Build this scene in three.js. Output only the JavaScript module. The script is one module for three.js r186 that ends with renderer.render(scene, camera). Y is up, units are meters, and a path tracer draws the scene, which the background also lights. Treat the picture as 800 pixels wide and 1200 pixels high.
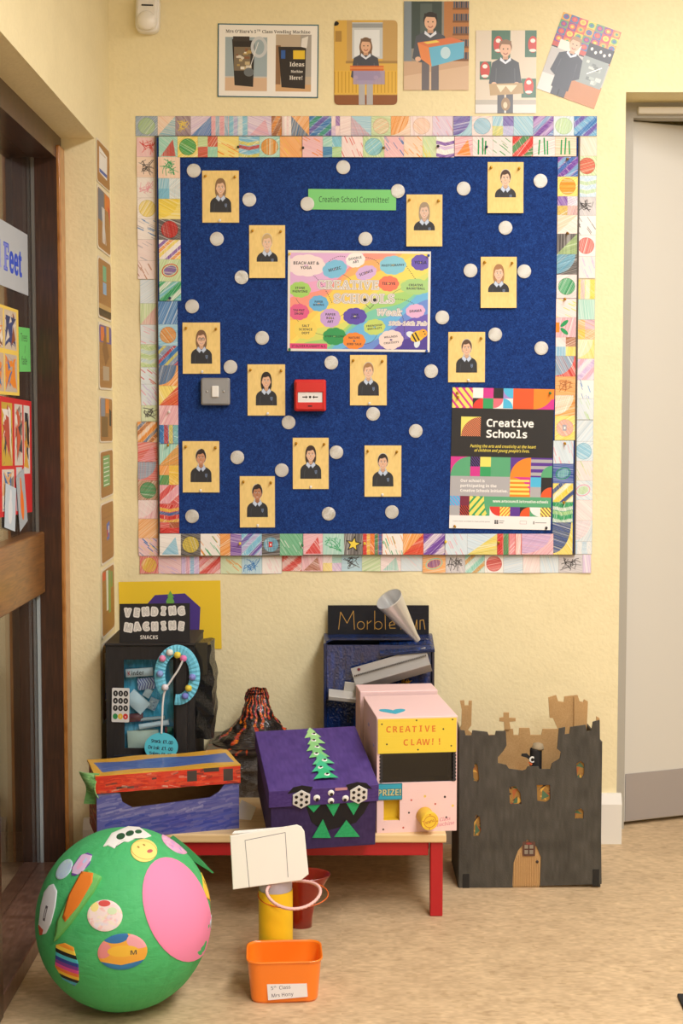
import * as THREE from 'three';
import { RoundedBoxGeometry } from 'three/addons/geometries/RoundedBoxGeometry.js';
import { mergeGeometries, mergeVertices } from 'three/addons/utils/BufferGeometryUtils.js';
import { RectAreaLightUniformsLib } from 'three/addons/lights/RectAreaLightUniformsLib.js';

// ---------------------------------------------------------------- camera, light, exposure
const EYE = 1.264, DIST = 4.07, FOC = 1618, PITCH = 3.82 * Math.PI / 180;
const scene = new THREE.Scene();
scene.background = new THREE.Color(0x050505);
const camera = new THREE.PerspectiveCamera(2 * Math.atan(600 / FOC) * 180 / Math.PI, 800 / 1200, 0.05, 40);
camera.position.set(0, EYE, DIST);
camera.rotation.set(-PITCH, 0, 0);
const renderer = new THREE.WebGLRenderer({ antialias: true });
renderer.toneMapping = THREE.LinearToneMapping;
renderer.toneMappingExposure = 1.12;
renderer.shadowMap.enabled = true;
RectAreaLightUniformsLib.init();
const CEIL = 2.8;
// ceiling light panels, all but the first added for fill: [x, z, width, length, strength]
const LAMPS = [[1.15, 1.25, 0.6, 1.2, 12], [1.0, 2.7, 0.6, 1.2, 24], [1.0, 4.6, 0.6, 1.2, 27]];
const LAMP_COLOR = 0xfaf9fb;

// ---------------------------------------------------------------- helpers
let seed = 7;
const rnd = () => { seed = (seed + 0x6d2b79f5) | 0; let t = Math.imul(seed ^ (seed >>> 15), 1 | seed); t = (t + Math.imul(t ^ (t >>> 7), 61 | t)) ^ t; return ((t ^ (t >>> 14)) >>> 0) / 4294967296; };
const rr = (a, b) => a + (b - a) * rnd();
const V = (x, y, z) => new THREE.Vector3(x, y, z);
const R = (d) => d * Math.PI / 180;
const cP = Math.cos(PITCH), sP = Math.sin(PITCH);
const ray = (px, py) => { const dx = (px - 400) / FOC, dy = (600 - py) / FOC; return V(dx, dy * cP - sP, -cP - dy * sP); };
const P = (px, py, z = 0) => { const d = ray(px, py), t = (z - DIST) / d.z; return V(d.x * t, EYE + d.y * t, z); };          // measured pixel -> point on the plane at z
const PF = (px, py, h = 0) => { const d = ray(px, py), t = (h - EYE) / d.y; return V(d.x * t, h, DIST + d.z * t); };          // measured pixel -> point at height h
const PX = (px, py, x) => { const d = ray(px, py), t = x / d.x; return V(x, EYE + d.y * t, DIST + d.z * t); };               // measured pixel -> point on the plane at x
const rect = (x0, y0, x1, y1, z = 0) => { const a = P(x0, y0, z), b = P(x1, y1, z), c = P(x0, y1, z), d = P(x1, y0, z); const w = (d.x - a.x + b.x - c.x) / 2; return { x: (a.x + b.x + c.x + d.x) / 4, y: (a.y + b.y) / 2, z, w, h: a.y - b.y }; };
const used = new Map();
const numbered = (n) => { const k = used.get(n) || 0; used.set(n, k + 1); return k ? n + '_' + String(k).padStart(3, '0') : n; };
function tag(o, label, category, group) { o.userData.label = label; o.userData.category = category; if (group) o.userData.group = group; return o; }
function thing(name, label, category, pos = [0, 0, 0], turn = 0, group) { const o = new THREE.Group(); o.name = numbered(name); o.position.set(...pos); o.rotation.y = turn; scene.add(o); return tag(o, label, category, group); }
function mesh(name, g, m, parent) { const o = new THREE.Mesh(Array.isArray(g) ? mergeGeometries(g.map((q) => { q = q.index ? q.toNonIndexed() : q; for (const k of Object.keys(q.attributes)) if (!['position', 'normal', 'uv'].includes(k)) q.deleteAttribute(k); return q; })) : g, m); o.castShadow = o.receiveShadow = true; o.name = parent === scene || !parent ? numbered(name) : name; (parent || scene).add(o); return o; }
function struct(name, g, m, parent) { const o = mesh(name, g, m, parent); if (!parent) o.userData.kind = 'structure'; return o; }
const box = (w, h, d, x = 0, y = 0, z = 0) => new THREE.BoxGeometry(w, h, d).translate(x, y, z);
const span = (x0, x1, y0, y1, z0, z1) => box(x1 - x0, y1 - y0, z1 - z0, (x0 + x1) / 2, (y0 + y1) / 2, (z0 + z1) / 2);
const rbox = (w, h, d, r, x = 0, y = 0, z = 0) => new RoundedBoxGeometry(w, h, d, 2, r).translate(x, y, z);
const cyl = (r0, r1, h, n = 20) => new THREE.CylinderGeometry(r0, r1, h, n);
const lathe = (pts, n = 24) => new THREE.LatheGeometry(pts.map((p) => new THREE.Vector2(p[0], p[1])), n);
const tube = (pts, r, n = 40, k = 8, closed = false) => new THREE.TubeGeometry(new THREE.CatmullRomCurve3(pts, closed), n, r, k, closed);
const metreUV = (g, s = 1) => { const p = g.attributes.position, n = g.attributes.normal, u = g.attributes.uv; for (let i = 0; i < p.count; i++) { const ax = Math.abs(n.getX(i)), ay = Math.abs(n.getY(i)), az = Math.abs(n.getZ(i)); if (ax >= ay && ax >= az) u.setXY(i, p.getZ(i) * s, p.getY(i) * s); else if (ay >= az) u.setXY(i, p.getX(i) * s, p.getZ(i) * s); else u.setXY(i, p.getX(i) * s, p.getY(i) * s); } return g; };
const M = (color, roughness = 0.8, o = {}) => new THREE.MeshStandardMaterial({ color, roughness, ...o });
const MP = (color, roughness, o = {}) => new THREE.MeshPhysicalMaterial({ color, roughness, ...o });
const T = (map, roughness = 0.75, o = {}) => new THREE.MeshStandardMaterial({ map, roughness, ...o });
const TP = (map, roughness, o = {}) => new THREE.MeshPhysicalMaterial({ map, roughness, ...o });
// thin bent sheet of paper or card, its back at z = 0; uv = the part of an atlas that it shows
function sheet(w, h, { t = 0.0005, nx = 1, ny = 1, bend, uv = [0, 0, 1, 1] } = {}) {
  const g = new THREE.BoxGeometry(w, h, t, nx, ny, 1).translate(0, 0, t / 2), p = g.attributes.position, u = g.attributes.uv;
  for (let i = 0; i < p.count; i++) { u.setXY(i, uv[0] + (uv[2] - uv[0]) * (p.getX(i) / w + 0.5), uv[1] + (uv[3] - uv[1]) * (p.getY(i) / h + 0.5)); if (bend) p.setZ(i, p.getZ(i) + bend(p.getX(i) / w, p.getY(i) / h)); }
  if (bend) g.computeVertexNormals();
  return g;
}
const poly = (pts) => { const s = new THREE.Shape(); pts.forEach((p, i) => (i ? s.lineTo(p[0], p[1]) : s.moveTo(p[0], p[1]))); s.closePath(); return s; };
const hole = (pts) => { const s = new THREE.Path(); pts.forEach((p, i) => (i ? s.lineTo(p[0], p[1]) : s.moveTo(p[0], p[1]))); s.closePath(); return s; };
// extruded outline, uv running 0..1 over its bounding box (or the rectangle given)
function cut(shape, t, { bevel = 0, uv = [0, 0, 1, 1], bounds, curve = 8 } = {}) {
  const g = new THREE.ExtrudeGeometry(shape, { depth: t - 2 * bevel, bevelEnabled: bevel > 0, bevelSize: bevel, bevelThickness: bevel, bevelOffset: -bevel, bevelSegments: 2, curveSegments: curve }).translate(0, 0, bevel);
  const p = g.attributes.position, u = g.attributes.uv; g.computeBoundingBox();
  const b = bounds || [g.boundingBox.min.x, g.boundingBox.min.y, g.boundingBox.max.x, g.boundingBox.max.y];
  for (let i = 0; i < p.count; i++) u.setXY(i, uv[0] + (uv[2] - uv[0]) * (p.getX(i) - b[0]) / (b[2] - b[0]), uv[1] + (uv[3] - uv[1]) * (p.getY(i) - b[1]) / (b[3] - b[1]));
  return g;
}
const rrShape = (w, h, r) => { const s = new THREE.Shape(), x = -w / 2, y = -h / 2; s.moveTo(x + r, y); s.lineTo(x + w - r, y); s.quadraticCurveTo(x + w, y, x + w, y + r); s.lineTo(x + w, y + h - r); s.quadraticCurveTo(x + w, y + h, x + w - r, y + h); s.lineTo(x + r, y + h); s.quadraticCurveTo(x, y + h, x, y + h - r); s.lineTo(x, y + r); s.quadraticCurveTo(x, y, x + r, y); return s; };
const plate = (w, h, t, r, o) => cut(rrShape(w, h, r), t, o);
const ellipse = (rx, ry, n = 40) => poly([...Array(n)].map((_, i) => [rx * Math.cos(2 * Math.PI * i / n), ry * Math.sin(2 * Math.PI * i / n)]));
const jitter = (g, a, f = 30) => { g = mergeVertices(g, 1e-5); const p = g.attributes.position; for (let i = 0; i < p.count; i++) { const x = p.getX(i), y = p.getY(i), z = p.getZ(i); p.setXYZ(i, x + a * Math.sin(f * y + 2.1 * f * z + 1), y + a * Math.sin(1.3 * f * x + f * z + 2), z + a * Math.sin(0.9 * f * x + 1.7 * f * y)); } g.computeVertexNormals(); return g; };

// ---------------------------------------------------------------- textures
function cv(w, h, draw) { const c = document.createElement('canvas'); c.width = w; c.height = h; const g = c.getContext('2d'); draw(g, w, h); const t = new THREE.CanvasTexture(c); t.colorSpace = THREE.SRGBColorSpace; t.anisotropy = 8; return t; }
function noiseGrid(n) { const a = new Float32Array(n * n); for (let i = 0; i < a.length; i++) a[i] = rnd(); return (x, y) => { const xi = Math.floor(x), yi = Math.floor(y), fx = x - xi, fy = y - yi, sx = fx * fx * (3 - 2 * fx), sy = fy * fy * (3 - 2 * fy), q = (i, j) => a[((j % n + n) % n) * n + ((i % n + n) % n)]; return (q(xi, yi) * (1 - sx) + q(xi + 1, yi) * sx) * (1 - sy) + (q(xi, yi + 1) * (1 - sx) + q(xi + 1, yi + 1) * sx) * sy; }; }
const NG = [8, 16, 32, 64, 128, 256].map((n) => [n, noiseGrid(n)]);
const nz = (n, u, v) => NG.find((q) => q[0] === n)[1](u * n, v * n);
function dataTex(S, fn, srgb, H = S) { const d = new Uint8Array(S * H * 4); for (let y = 0; y < H; y++) for (let x = 0; x < S; x++) { const c = fn(x / S, y / H), o = (y * S + x) * 4; for (let k = 0; k < 3; k++) d[o + k] = Math.max(0, Math.min(255, Array.isArray(c) ? c[k] : c)); d[o + 3] = 255; } const t = new THREE.DataTexture(d, S, H); t.wrapS = t.wrapT = THREE.RepeatWrapping; t.magFilter = THREE.LinearFilter; t.minFilter = THREE.LinearMipmapLinearFilter; t.generateMipmaps = true; if (srgb) t.colorSpace = THREE.SRGBColorSpace; t.needsUpdate = true; return t; }
const rep = (t, x, y = x) => { const c = t.clone(); c.repeat.set(x, y); c.needsUpdate = true; return c; };
const plasterBump = dataTex(1024, (u, v) => 255 * (0.3 * nz(64, u, v) + 0.4 * nz(128, u, v) + 0.3 * nz(256, u, v)));
const paintMap = dataTex(512, (u, v) => { const k = (nz(16, u, v) - 0.5) * 5 + (nz(128, u, v) - 0.5) * 4; return [237 + k, 223 + k, 178 + k]; }, true);
const floorMap = dataTex(1024, (u, v) => { const k = (nz(16, u, v) - 0.5) * 9 + (nz(64, u, v) - 0.5) * 12 + (nz(128, u * 0.5, v) - 0.5) * 16 + (nz(256, u * 0.5, v) - 0.5) * 18, d = nz(128, u * 0.5 + 0.3, v) < 0.2 ? -9 : 0; return [198 + k + d, 171 + k * 0.95 + d, 134 + k * 0.8 + d]; }, true);
const woodMap = dataTex(512, (u, v) => { const k = (nz(128, u, v / 16) - 0.5) * 34 + (nz(32, u, v / 4) - 0.5) * 26; return [62 + k * 0.7, 36 + k * 0.42, 22 + k * 0.25]; }, true);
const railMap = dataTex(512, (u, v) => { const k = (nz(128, u / 16, v) - 0.5) * 30 + (nz(32, u / 4, v) - 0.5) * 22; return [134 + k, 88 + k * 0.7, 40 + k * 0.4]; }, true);
const beechMap = dataTex(512, (u, v) => { const k = (nz(64, u / 16, v) - 0.5) * 18; return [226 + k, 192 + k, 140 + k * 0.8]; }, true);
const feltMap = dataTex(512, (u, v) => { const k = (nz(128, u, v) - 0.5) * 34 + (nz(256, u, v) - 0.5) * 44 + (nz(32, u, v) - 0.5) * 12; return [18 + k * 0.45, 54 + k * 0.62, 120 + k * 0.85]; }, true);
const cardMap = dataTex(512, (u, v) => { const k = (nz(256, u, v) - 0.5) * 16 + (nz(16, u, v) - 0.5) * 10; return [190 + k, 150 + k, 98 + k]; }, true);
const brushMap = (r, g, b, a = 30) => dataTex(256, (u, v) => { const k = (nz(64, u, v / 4) - 0.5) * a + (nz(16, u, v) - 0.5) * a; return [r + k, g + k, b + k]; }, true);
const crumple = dataTex(512, (u, v) => { const a = Math.abs(nz(16, u, v) - 0.5), b = Math.abs(nz(32, u + 0.2, v) - 0.5), c = Math.abs(nz(64, u, v + 0.4) - 0.5); return 255 * Math.min(1, a * 1.1 + b * 0.7 + c * 0.4); });
const fine = dataTex(256, (u, v) => 255 * (0.5 * nz(128, u, v) + 0.5 * nz(64, u, v)));

const MAT = {
  hall: M(0xd6d0c4, 0.85),
  wall: T(paintMap, 0.75, { bumpMap: plasterBump, bumpScale: 0.001 }),
  ceiling: M(0xe9e4d8, 0.9), white: M(0xe4dfd3, 0.5), floor: new THREE.MeshPhysicalMaterial({ map: rep(floorMap, 0.8), roughness: 0.5, specularIntensity: 0.5 }),
  dark: TP(rep(woodMap, 3), 0.35, { clearcoat: 0.4, clearcoatRoughness: 0.25 }), rail: TP(rep(railMap, 3), 0.35, { clearcoat: 0.5, clearcoatRoughness: 0.2 }),
  felt: T(rep(feltMap, 2.2), 1, { bumpMap: rep(fine, 6), bumpScale: 0.0006 }), greyFrame: M(0xaaa599, 0.55), doorWhite: M(0xd2cec3, 0.5), kick: M(0xa8a19d, 0.45, { metalness: 0.25 }),
  gold: M(0xc9962e, 0.3, { metalness: 0.85 }), steel: M(0xb9b7b2, 0.3, { metalness: 0.9 }), paperWhite: M(0xeae6dc, 0.85), black: M(0x1b1917, 0.6),
};

// ---------------------------------------------------------------- the room
const WX = -0.672, ROOM_R = 3.2, ROOM_B = 6.4, TH = 0.16, OPEN0 = 0.255, OPEN1 = 2.35, OPEN_H = 2.028;
const DX0 = P(728, 500, 0).x, DX1 = DX0 + 0.95, DH = P(760, 108, 0).y;     // doorway in the back wall
struct('floor', metreUV(span(-2.2, ROOM_R + 0.2, -0.1, 0, -1.6, ROOM_B + 0.2)), MAT.floor);
struct('ceiling', span(-0.9, ROOM_R + 0.2, CEIL, CEIL + 0.12, -0.2, ROOM_B + 0.2), MAT.ceiling);
struct('wall_back', [metreUV(span(-0.9, DX0, 0, CEIL, -TH, 0)), metreUV(span(DX1, ROOM_R, 0, CEIL, -TH, 0)), metreUV(span(DX0, DX1, DH, CEIL, -TH, 0))], MAT.wall);
struct('wall_left', [metreUV(span(WX - 0.2, WX, 0, CEIL, 0, OPEN0)), metreUV(span(WX - 0.2, WX, OPEN_H, CEIL, OPEN0, OPEN1)), metreUV(span(WX - 0.2, WX, 0, CEIL, OPEN1, ROOM_B))], MAT.wall);
struct('wall_right', metreUV(span(ROOM_R, ROOM_R + 0.16, 0, CEIL, -TH, ROOM_B)), MAT.hall);
struct('wall_front', metreUV(span(-0.9, ROOM_R, 0, CEIL, ROOM_B, ROOM_B + 0.16)), MAT.hall);
// the unlit lobby beyond the glazed screen and the room beyond the right-hand door
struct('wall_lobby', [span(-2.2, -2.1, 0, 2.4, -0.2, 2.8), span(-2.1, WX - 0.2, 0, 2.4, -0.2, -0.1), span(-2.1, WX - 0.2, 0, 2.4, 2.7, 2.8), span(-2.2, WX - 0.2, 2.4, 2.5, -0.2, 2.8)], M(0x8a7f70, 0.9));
struct('wall_passage', [span(DX0 - 0.25, DX0 - 0.15, 0, 2.5, -1.6, -TH), span(DX1 + 0.15, DX1 + 0.25, 0, 2.5, -1.6, -TH), span(DX0 - 0.25, DX1 + 0.25, 0, 2.5, -1.7, -1.6), span(DX0 - 0.25, DX1 + 0.25, 2.5, 2.6, -1.7, -TH)], MAT.wall);
// skirting boards: a board with a chamfered top
const skirtG = (len, h = 0.15, t = 0.024) => { const g = new THREE.ExtrudeGeometry(poly([[0, 0], [t, 0], [t, h - 0.03], [t * 0.45, h], [0, h]]), { depth: len, bevelEnabled: false }); return g; };   // profile in x-y, runs along z, wall at x = 0
struct('baseboard_back', skirtG(DX0 + 0.012 - WX).rotateY(-Math.PI / 2).translate(DX0 + 0.012, 0, 0), MAT.white);
struct('baseboard_left', [skirtG(OPEN0 - 0.02).translate(WX, 0, 0.02), skirtG(0.075).rotateY(-Math.PI / 2).translate(WX + 0.024, 0, OPEN0)], MAT.white);
struct('baseboard_right', skirtG(0.8).rotateY(-Math.PI / 2).translate(DX1 + 0.8, 0, 0), MAT.white);

// right-hand door: grey frame, white leaf standing ajar into the next room, grey kick plate
{
  const d = new THREE.Group(); d.name = 'door_1'; d.userData.kind = 'structure'; scene.add(d);
  const fz = -0.13, jw = 0.05;
  mesh('door_jamb', span(DX0, DX0 + jw, 0, DH, -TH - 0.02, fz), MAT.greyFrame, d); mesh('door_jamb', span(DX1 - jw, DX1, 0, DH, -TH - 0.02, fz), MAT.greyFrame, d);
  mesh('door_head', span(DX0 + jw, DX1 - jw, DH - 0.045, DH, -TH - 0.02, fz), MAT.greyFrame, d);
  mesh('lit_head_strip', rbox(DX1 - DX0 - 0.12, 0.02, 0.02, 0.003, (DX0 + DX1) / 2, DH - 0.026, fz + 0.01), MAT.white, d);  // white strip paints the lit edge of the grey frame head
  const leaf = new THREE.Group(); leaf.name = 'door_leaf'; leaf.position.set(DX0 + jw + 0.004, 0.012, -TH); leaf.rotation.y = R(20); d.add(leaf);
  const lw = DX1 - DX0 - 2 * jw - 0.01, lh = DH - 0.06;
  mesh('leaf_panel', rbox(lw, lh, 0.042, 0.003, lw / 2, lh / 2, -0.021), MAT.doorWhite, leaf);
  mesh('kick_plate', rbox(lw - 0.01, 0.15, 0.003, 0.001, lw / 2, 0.078, 0.0015), MAT.kick, leaf);
}
// left glazed screen: dark varnished frame, glass, mid rail, sill and mullion
const GX = -0.834;   // glass plane
{
  const d = new THREE.Group(); d.name = 'door_2'; d.userData.kind = 'structure'; scene.add(d);
  const JX = -0.763;
  mesh('door_jamb', metreUV(span(-0.88, JX, 0, OPEN_H, OPEN0, OPEN0 + 0.07)), MAT.dark, d);
  mesh('lit_jamb_strip', metreUV(rbox(0.012, OPEN_H - 0.05, 0.066, 0.004, JX + 0.004, (OPEN_H - 0.06) / 2 + 0.025, OPEN0 + 0.034)), TP(rep(brushMap(172, 112, 50, 24), 3), 0.3, { clearcoat: 0.6 }), d);  // lighter wood tone stands in for light grazing the jamb face
  mesh('door_head', metreUV(span(-0.88, JX, OPEN_H - 0.065, OPEN_H, OPEN0 + 0.07, OPEN1)), MAT.dark, d);
  mesh('mid_rail', metreUV(rbox(0.05, 0.168, 0.86, 0.006, -0.832, 0.877, OPEN0 + 0.07 + 0.43)), MAT.rail, d);
  mesh('sill', metreUV(rbox(0.16, 0.045, OPEN1 - OPEN0 - 0.07, 0.004, -0.798, 0.0225, (OPEN0 + 0.07 + OPEN1) / 2)), TP(rep(brushMap(104, 72, 56, 24), 3), 0.35, { clearcoat: 0.4, clearcoatRoughness: 0.25 }), d);
  mesh('mullion', metreUV(rbox(0.15, OPEN_H - 0.07, 0.07, 0.004, -0.79, OPEN_H / 2 - 0.035, 1.255)), MAT.dark, d);
  mesh('door_jamb', metreUV(span(-0.88, JX, 0, OPEN_H, OPEN1 - 0.07, OPEN1)), MAT.dark, d);
  const glass = MP(0xffffff, 0.02, { transmission: 1, thickness: 0, ior: 1.5 });
  mesh('glass_pane', span(GX - 0.003, GX + 0.003, 0.96, OPEN_H - 0.065, OPEN0 + 0.07, 1.22), glass, d);
  mesh('glass_pane', span(GX - 0.003, GX + 0.003, 0.045, 0.794, OPEN0 + 0.07, 1.22), glass, d);
  mesh('glass_pane', span(GX - 0.003, GX + 0.003, 0.045, OPEN_H - 0.065, 1.29, OPEN1 - 0.07), glass, d);
  mesh('glazing_bead', span(GX + 0.004, GX + 0.012, 0.045, 0.794, OPEN0 + 0.07, OPEN0 + 0.078), M(0x9fa7a8, 0.4), d);
  mesh('glazing_bead', span(GX + 0.004, GX + 0.012, 0.96, OPEN_H - 0.065, OPEN0 + 0.07, OPEN0 + 0.078), M(0x6b6760, 0.4), d);
}
// ceiling lamps: the one near the board, then unseen panels added as fill
LAMPS.forEach(([x, z, w, l, s], i) => {
  const t = thing('ceiling_light', ['white ceiling light panel above the notice board end of the hall', 'added white ceiling fill light panel in the middle of the hall', 'added white ceiling fill light panel at the far end behind the viewer'][i], 'light', [x, CEIL, z], 0);
  mesh('housing', rbox(w + 0.06, 0.05, l + 0.06, 0.008, 0, -0.025, 0), MAT.white, t);
  mesh('diffuser', box(w, 0.012, l, 0, -0.055, 0), new THREE.MeshStandardMaterial({ color: 0xffffff, emissive: LAMP_COLOR, emissiveIntensity: 1.2 }), t);
  const a = new THREE.RectAreaLight(LAMP_COLOR, s, w, l); a.position.set(x, CEIL - 0.066, z); a.rotation.x = -Math.PI / 2; scene.add(a);
});
// ---------------------------------------------------------------- notice board
const BZ = 0.014;   // face of the felt board
{
  const r = rect(184, 160, 676, 650);
  const b = thing('notice_board', 'large square blue felt notice board with a thin dark edge on the cream wall', 'notice board', [r.x, r.y, 0.0005]);
  mesh('felt_panel', metreUV(box(r.w - 0.012, r.h - 0.012, BZ - 0.0015, 0, 0, BZ / 2 - 0.0005)), MAT.felt, b);
  const e = M(0x4c4238, 0.5), ew = 0.006;
  for (const s of [-1, 1]) { mesh('edge_strip', rbox(ew, r.h, BZ, 0.002, s * (r.w / 2 - ew / 2), 0, BZ / 2), e, b); mesh('edge_strip', rbox(r.w - 2 * ew, ew, BZ, 0.002, 0, s * (r.h / 2 - ew / 2), BZ / 2), e, b); }
}
const FZ = BZ + 0.0008;   // things on the felt

// ---- children's crayon drawings on the paper border strips
const PAL = { r: '#d4372f', p: '#e9a2ad', l: '#cdb2dc', v: '#6a3d9c', b: '#2f6fb5', s: '#7cc0dc', q: '#8ed0bd', g: '#2f9a5c', G: '#b6d58e', y: '#f2d64e', o: '#ef8a2a', e: '#f3c8a6', n: '#9c5a33', k: '#3b3736', w: '#f5efe7', a: '#a9a7b0', m: '#4d2c45', d: '#1d3a94', P: '#f4d5d3', S: '#c3dcec', t: '#5b7fa6' };
const tone = (h, d) => { const n = parseInt(h.slice(1), 16), f = (k) => Math.max(0, Math.min(255, ((n >> k) & 255) + d)); return 'rgb(' + f(16) + ',' + f(8) + ',' + f(0) + ')'; };
let PALE = 1;
function crayon(g, c, x, y, w, h, ang = rr(0, 3), amt = 1) {     // fills the current clip with wax strokes
  g.fillStyle = c; g.globalAlpha = 0.55 * PALE; g.fillRect(x, y, w, h);
  const L = Math.hypot(w, h); g.save(); g.translate(x + w / 2, y + h / 2); g.rotate(ang);
  for (let i = -L / 2; i < L / 2; i += 2.6) { g.globalAlpha = rr(0.25, 0.75) * amt * PALE; g.strokeStyle = rnd() < 0.13 ? '#faf5ee' : tone(c, rr(-34, 18)); g.lineWidth = rr(1, 3); g.beginPath(); g.moveTo(-L / 2, i + rr(-3, 3)); g.lineTo(L / 2, i + rr(-5, 5)); g.stroke(); }
  g.restore(); g.globalAlpha = 1;
}
function clipTo(g, path, fn) { g.save(); g.beginPath(); path(); g.clip(); fn(); g.restore(); }
function cell(g, x, y, w, h, spec) {
  const k = spec[0], c = [...spec.slice(1)].map((q) => PAL[q]), [a, b = PAL.w, d = b, f = a] = c, cx = x + w / 2, cy = y + h / 2, m = Math.min(w, h);
  clipTo(g, () => g.rect(x, y, w, h), () => {
    g.fillStyle = '#f4ede2'; g.fillRect(x, y, w, h);
    const pts = (p) => () => { p.forEach((q, i) => (i ? g.lineTo(x + q[0] * w, y + q[1] * h) : g.moveTo(x + q[0] * w, y + q[1] * h))); g.closePath(); };
    const fill = (col, p) => clipTo(g, pts(p), () => crayon(g, col, x, y, w, h));
    if (k !== 'X' && k !== 'H') crayon(g, a, x, y, w, h);
    if (k === 'C') { clipTo(g, () => g.arc(cx, cy, m * 0.41, 0, 7), () => crayon(g, b, x, y, w, h, rr(0, 3), 1.2)); g.strokeStyle = tone(b.startsWith('#') ? b : '#888888', -60); g.globalAlpha = 0.5; g.lineWidth = 2; g.beginPath(); g.arc(cx, cy, m * 0.41, 0, 7); g.stroke(); g.globalAlpha = 1; if (c[2]) { g.fillStyle = c[2]; g.fillRect(cx - m * 0.12, cy - m * 0.16, m * 0.2, m * 0.3); g.fillStyle = '#f7f2ea'; g.fillRect(cx - m * 0.05, cy - m * 0.06, m * 0.08, m * 0.12); } }
    if (k === 'D') { fill(b, [[1, 0], [1, 1], [0, 1]]); if (c[2]) fill(d, [[1, 0.5], [1, 1], [0.5, 1]]); }
    if (k === 'E') { fill(b, [[0, 0], [1, 1], [0, 1]]); if (c[2]) fill(d, [[0, 0.5], [0.5, 1], [0, 1]]); }
    if (k === 'S') { const n = c.length * 2; for (let i = 0; i < n; i++) fill(c[i % c.length], [[-1 + 2 * i / n, 1], [-1 + 2 * (i + 0.8) / n, 1], [2 * (i + 0.8) / n, 0], [2 * i / n, 0]]); }
    if (k === 'V') { const n = Math.max(4, c.length); for (let i = 0; i < n; i++) fill(c[i % c.length], [[i / n, 0], [(i + 0.85) / n, 0], [(i + 0.85) / n, 1], [i / n, 1]]); }
    if (k === 'Z') { const n = Math.max(5, c.length); for (let i = 0; i < n; i++) fill(c[i % c.length], [[0, i / n], [0.5, (i + 0.5) / n], [1, i / n], [1, (i + 0.8) / n], [0.5, (i + 1.3) / n], [0, (i + 0.8) / n]]); }
    if (k === 'Q') { fill(b, [[0.5, 0], [1, 0], [1, 0.5], [0.5, 0.5]]); fill(d, [[0, 0.5], [0.5, 0.5], [0.5, 1], [0, 1]]); fill(c[3] || a, [[0.5, 0.5], [1, 0.5], [1, 1], [0.5, 1]]); }
    if (k === 'A') clipTo(g, () => g.ellipse(x, y, w * 0.92, h * 0.95, 0, 0, 7), () => crayon(g, b, x, y, w, h));
    if (k === 'X') { crayon(g, a, x, y, w, h, rr(0, 3), 0.5); g.strokeStyle = b; g.lineWidth = 3; for (let i = 0; i < 13; i++) { g.globalAlpha = rr(0.5, 0.95); g.beginPath(); g.moveTo(cx + rr(-0.35, 0.35) * w, cy + rr(-0.35, 0.35) * h); g.quadraticCurveTo(cx + rr(-0.4, 0.4) * w, cy + rr(-0.4, 0.4) * h, cx + rr(-0.45, 0.45) * w, cy + rr(-0.4, 0.4) * h); g.stroke(); } g.globalAlpha = 1; }
    if (k === 'H') { const q = rr(0.3, 1.2); crayon(g, a, x, y, w, h, q, 0.45); for (const col of c.slice(1)) { g.strokeStyle = col; for (let i = 0; i < 9; i++) { g.lineWidth = rr(2, 5); g.globalAlpha = rr(0.4, 0.9); const u = rr(-0.1, 1), v = rr(-0.1, 0.9); g.beginPath(); g.moveTo(x + u * w, y + v * h); g.lineTo(x + (u + 0.34 * Math.cos(q)) * w, y + (v + 0.4 * Math.sin(q)) * h); g.stroke(); } } g.globalAlpha = 1; }
    if (k === 'O') { clipTo(g, () => g.ellipse(cx, cy, w * 0.3, h * 0.2, -0.3, 0, 7), () => crayon(g, b, x, y, w, h)); g.strokeStyle = d; g.lineWidth = 4; g.beginPath(); g.ellipse(cx, cy, w * 0.36, h * 0.27, -0.3, 0, 7); g.stroke(); }
    if (k === 'J') { g.fillStyle = b; g.strokeStyle = '#2b2727'; g.lineWidth = 4; g.beginPath(); for (let i = 0; i < 10; i++) { const r = m * (i % 2 ? 0.17 : 0.4), t = i * Math.PI / 5 - 1.4; g.lineTo(cx + r * Math.cos(t), cy + r * Math.sin(t)); } g.closePath(); g.fill(); g.stroke(); }
    if (k === 'T') { fill(b, [[0.1, 0.95], [0.9, 0.95], [0.75, 0.15]]); if (c[2]) fill(d, [[0, 0], [0.4, 0], [0, 0.5]]); }
    if (k === 'I') { for (const [u, v] of [[0.3, 0.2], [0.65, 0.25], [0.5, 0.1]]) { g.strokeStyle = b; g.lineWidth = 7; g.lineCap = 'round'; g.beginPath(); g.moveTo(x + u * w, y + v * h); g.lineTo(x + (u + rr(-0.05, 0.05)) * w, y + 0.88 * h); g.stroke(); } g.lineCap = 'butt'; }
    if (k === 'L') { g.strokeStyle = b; g.fillStyle = b; g.lineWidth = 4; g.beginPath(); g.ellipse(cx - w * 0.08, cy - h * 0.2, w * 0.24, h * 0.1, -0.7, 0, 7); g.fill(); g.beginPath(); g.ellipse(cx - w * 0.08, cy + h * 0.2, w * 0.24, h * 0.1, 0.7, 0, 7); g.fill(); g.fillStyle = d; g.fillRect(x, cy - h * 0.25, w * 0.18, h * 0.5); }
    g.globalAlpha = 0.35; g.strokeStyle = '#6b625c'; g.lineWidth = 1.5; g.strokeRect(x, y, w, h); g.globalAlpha = 1;
  });
}
const inner = 'drawing border strips on the edge of the blue board', outer = 'drawing border strips on the wall around the board';
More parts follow.
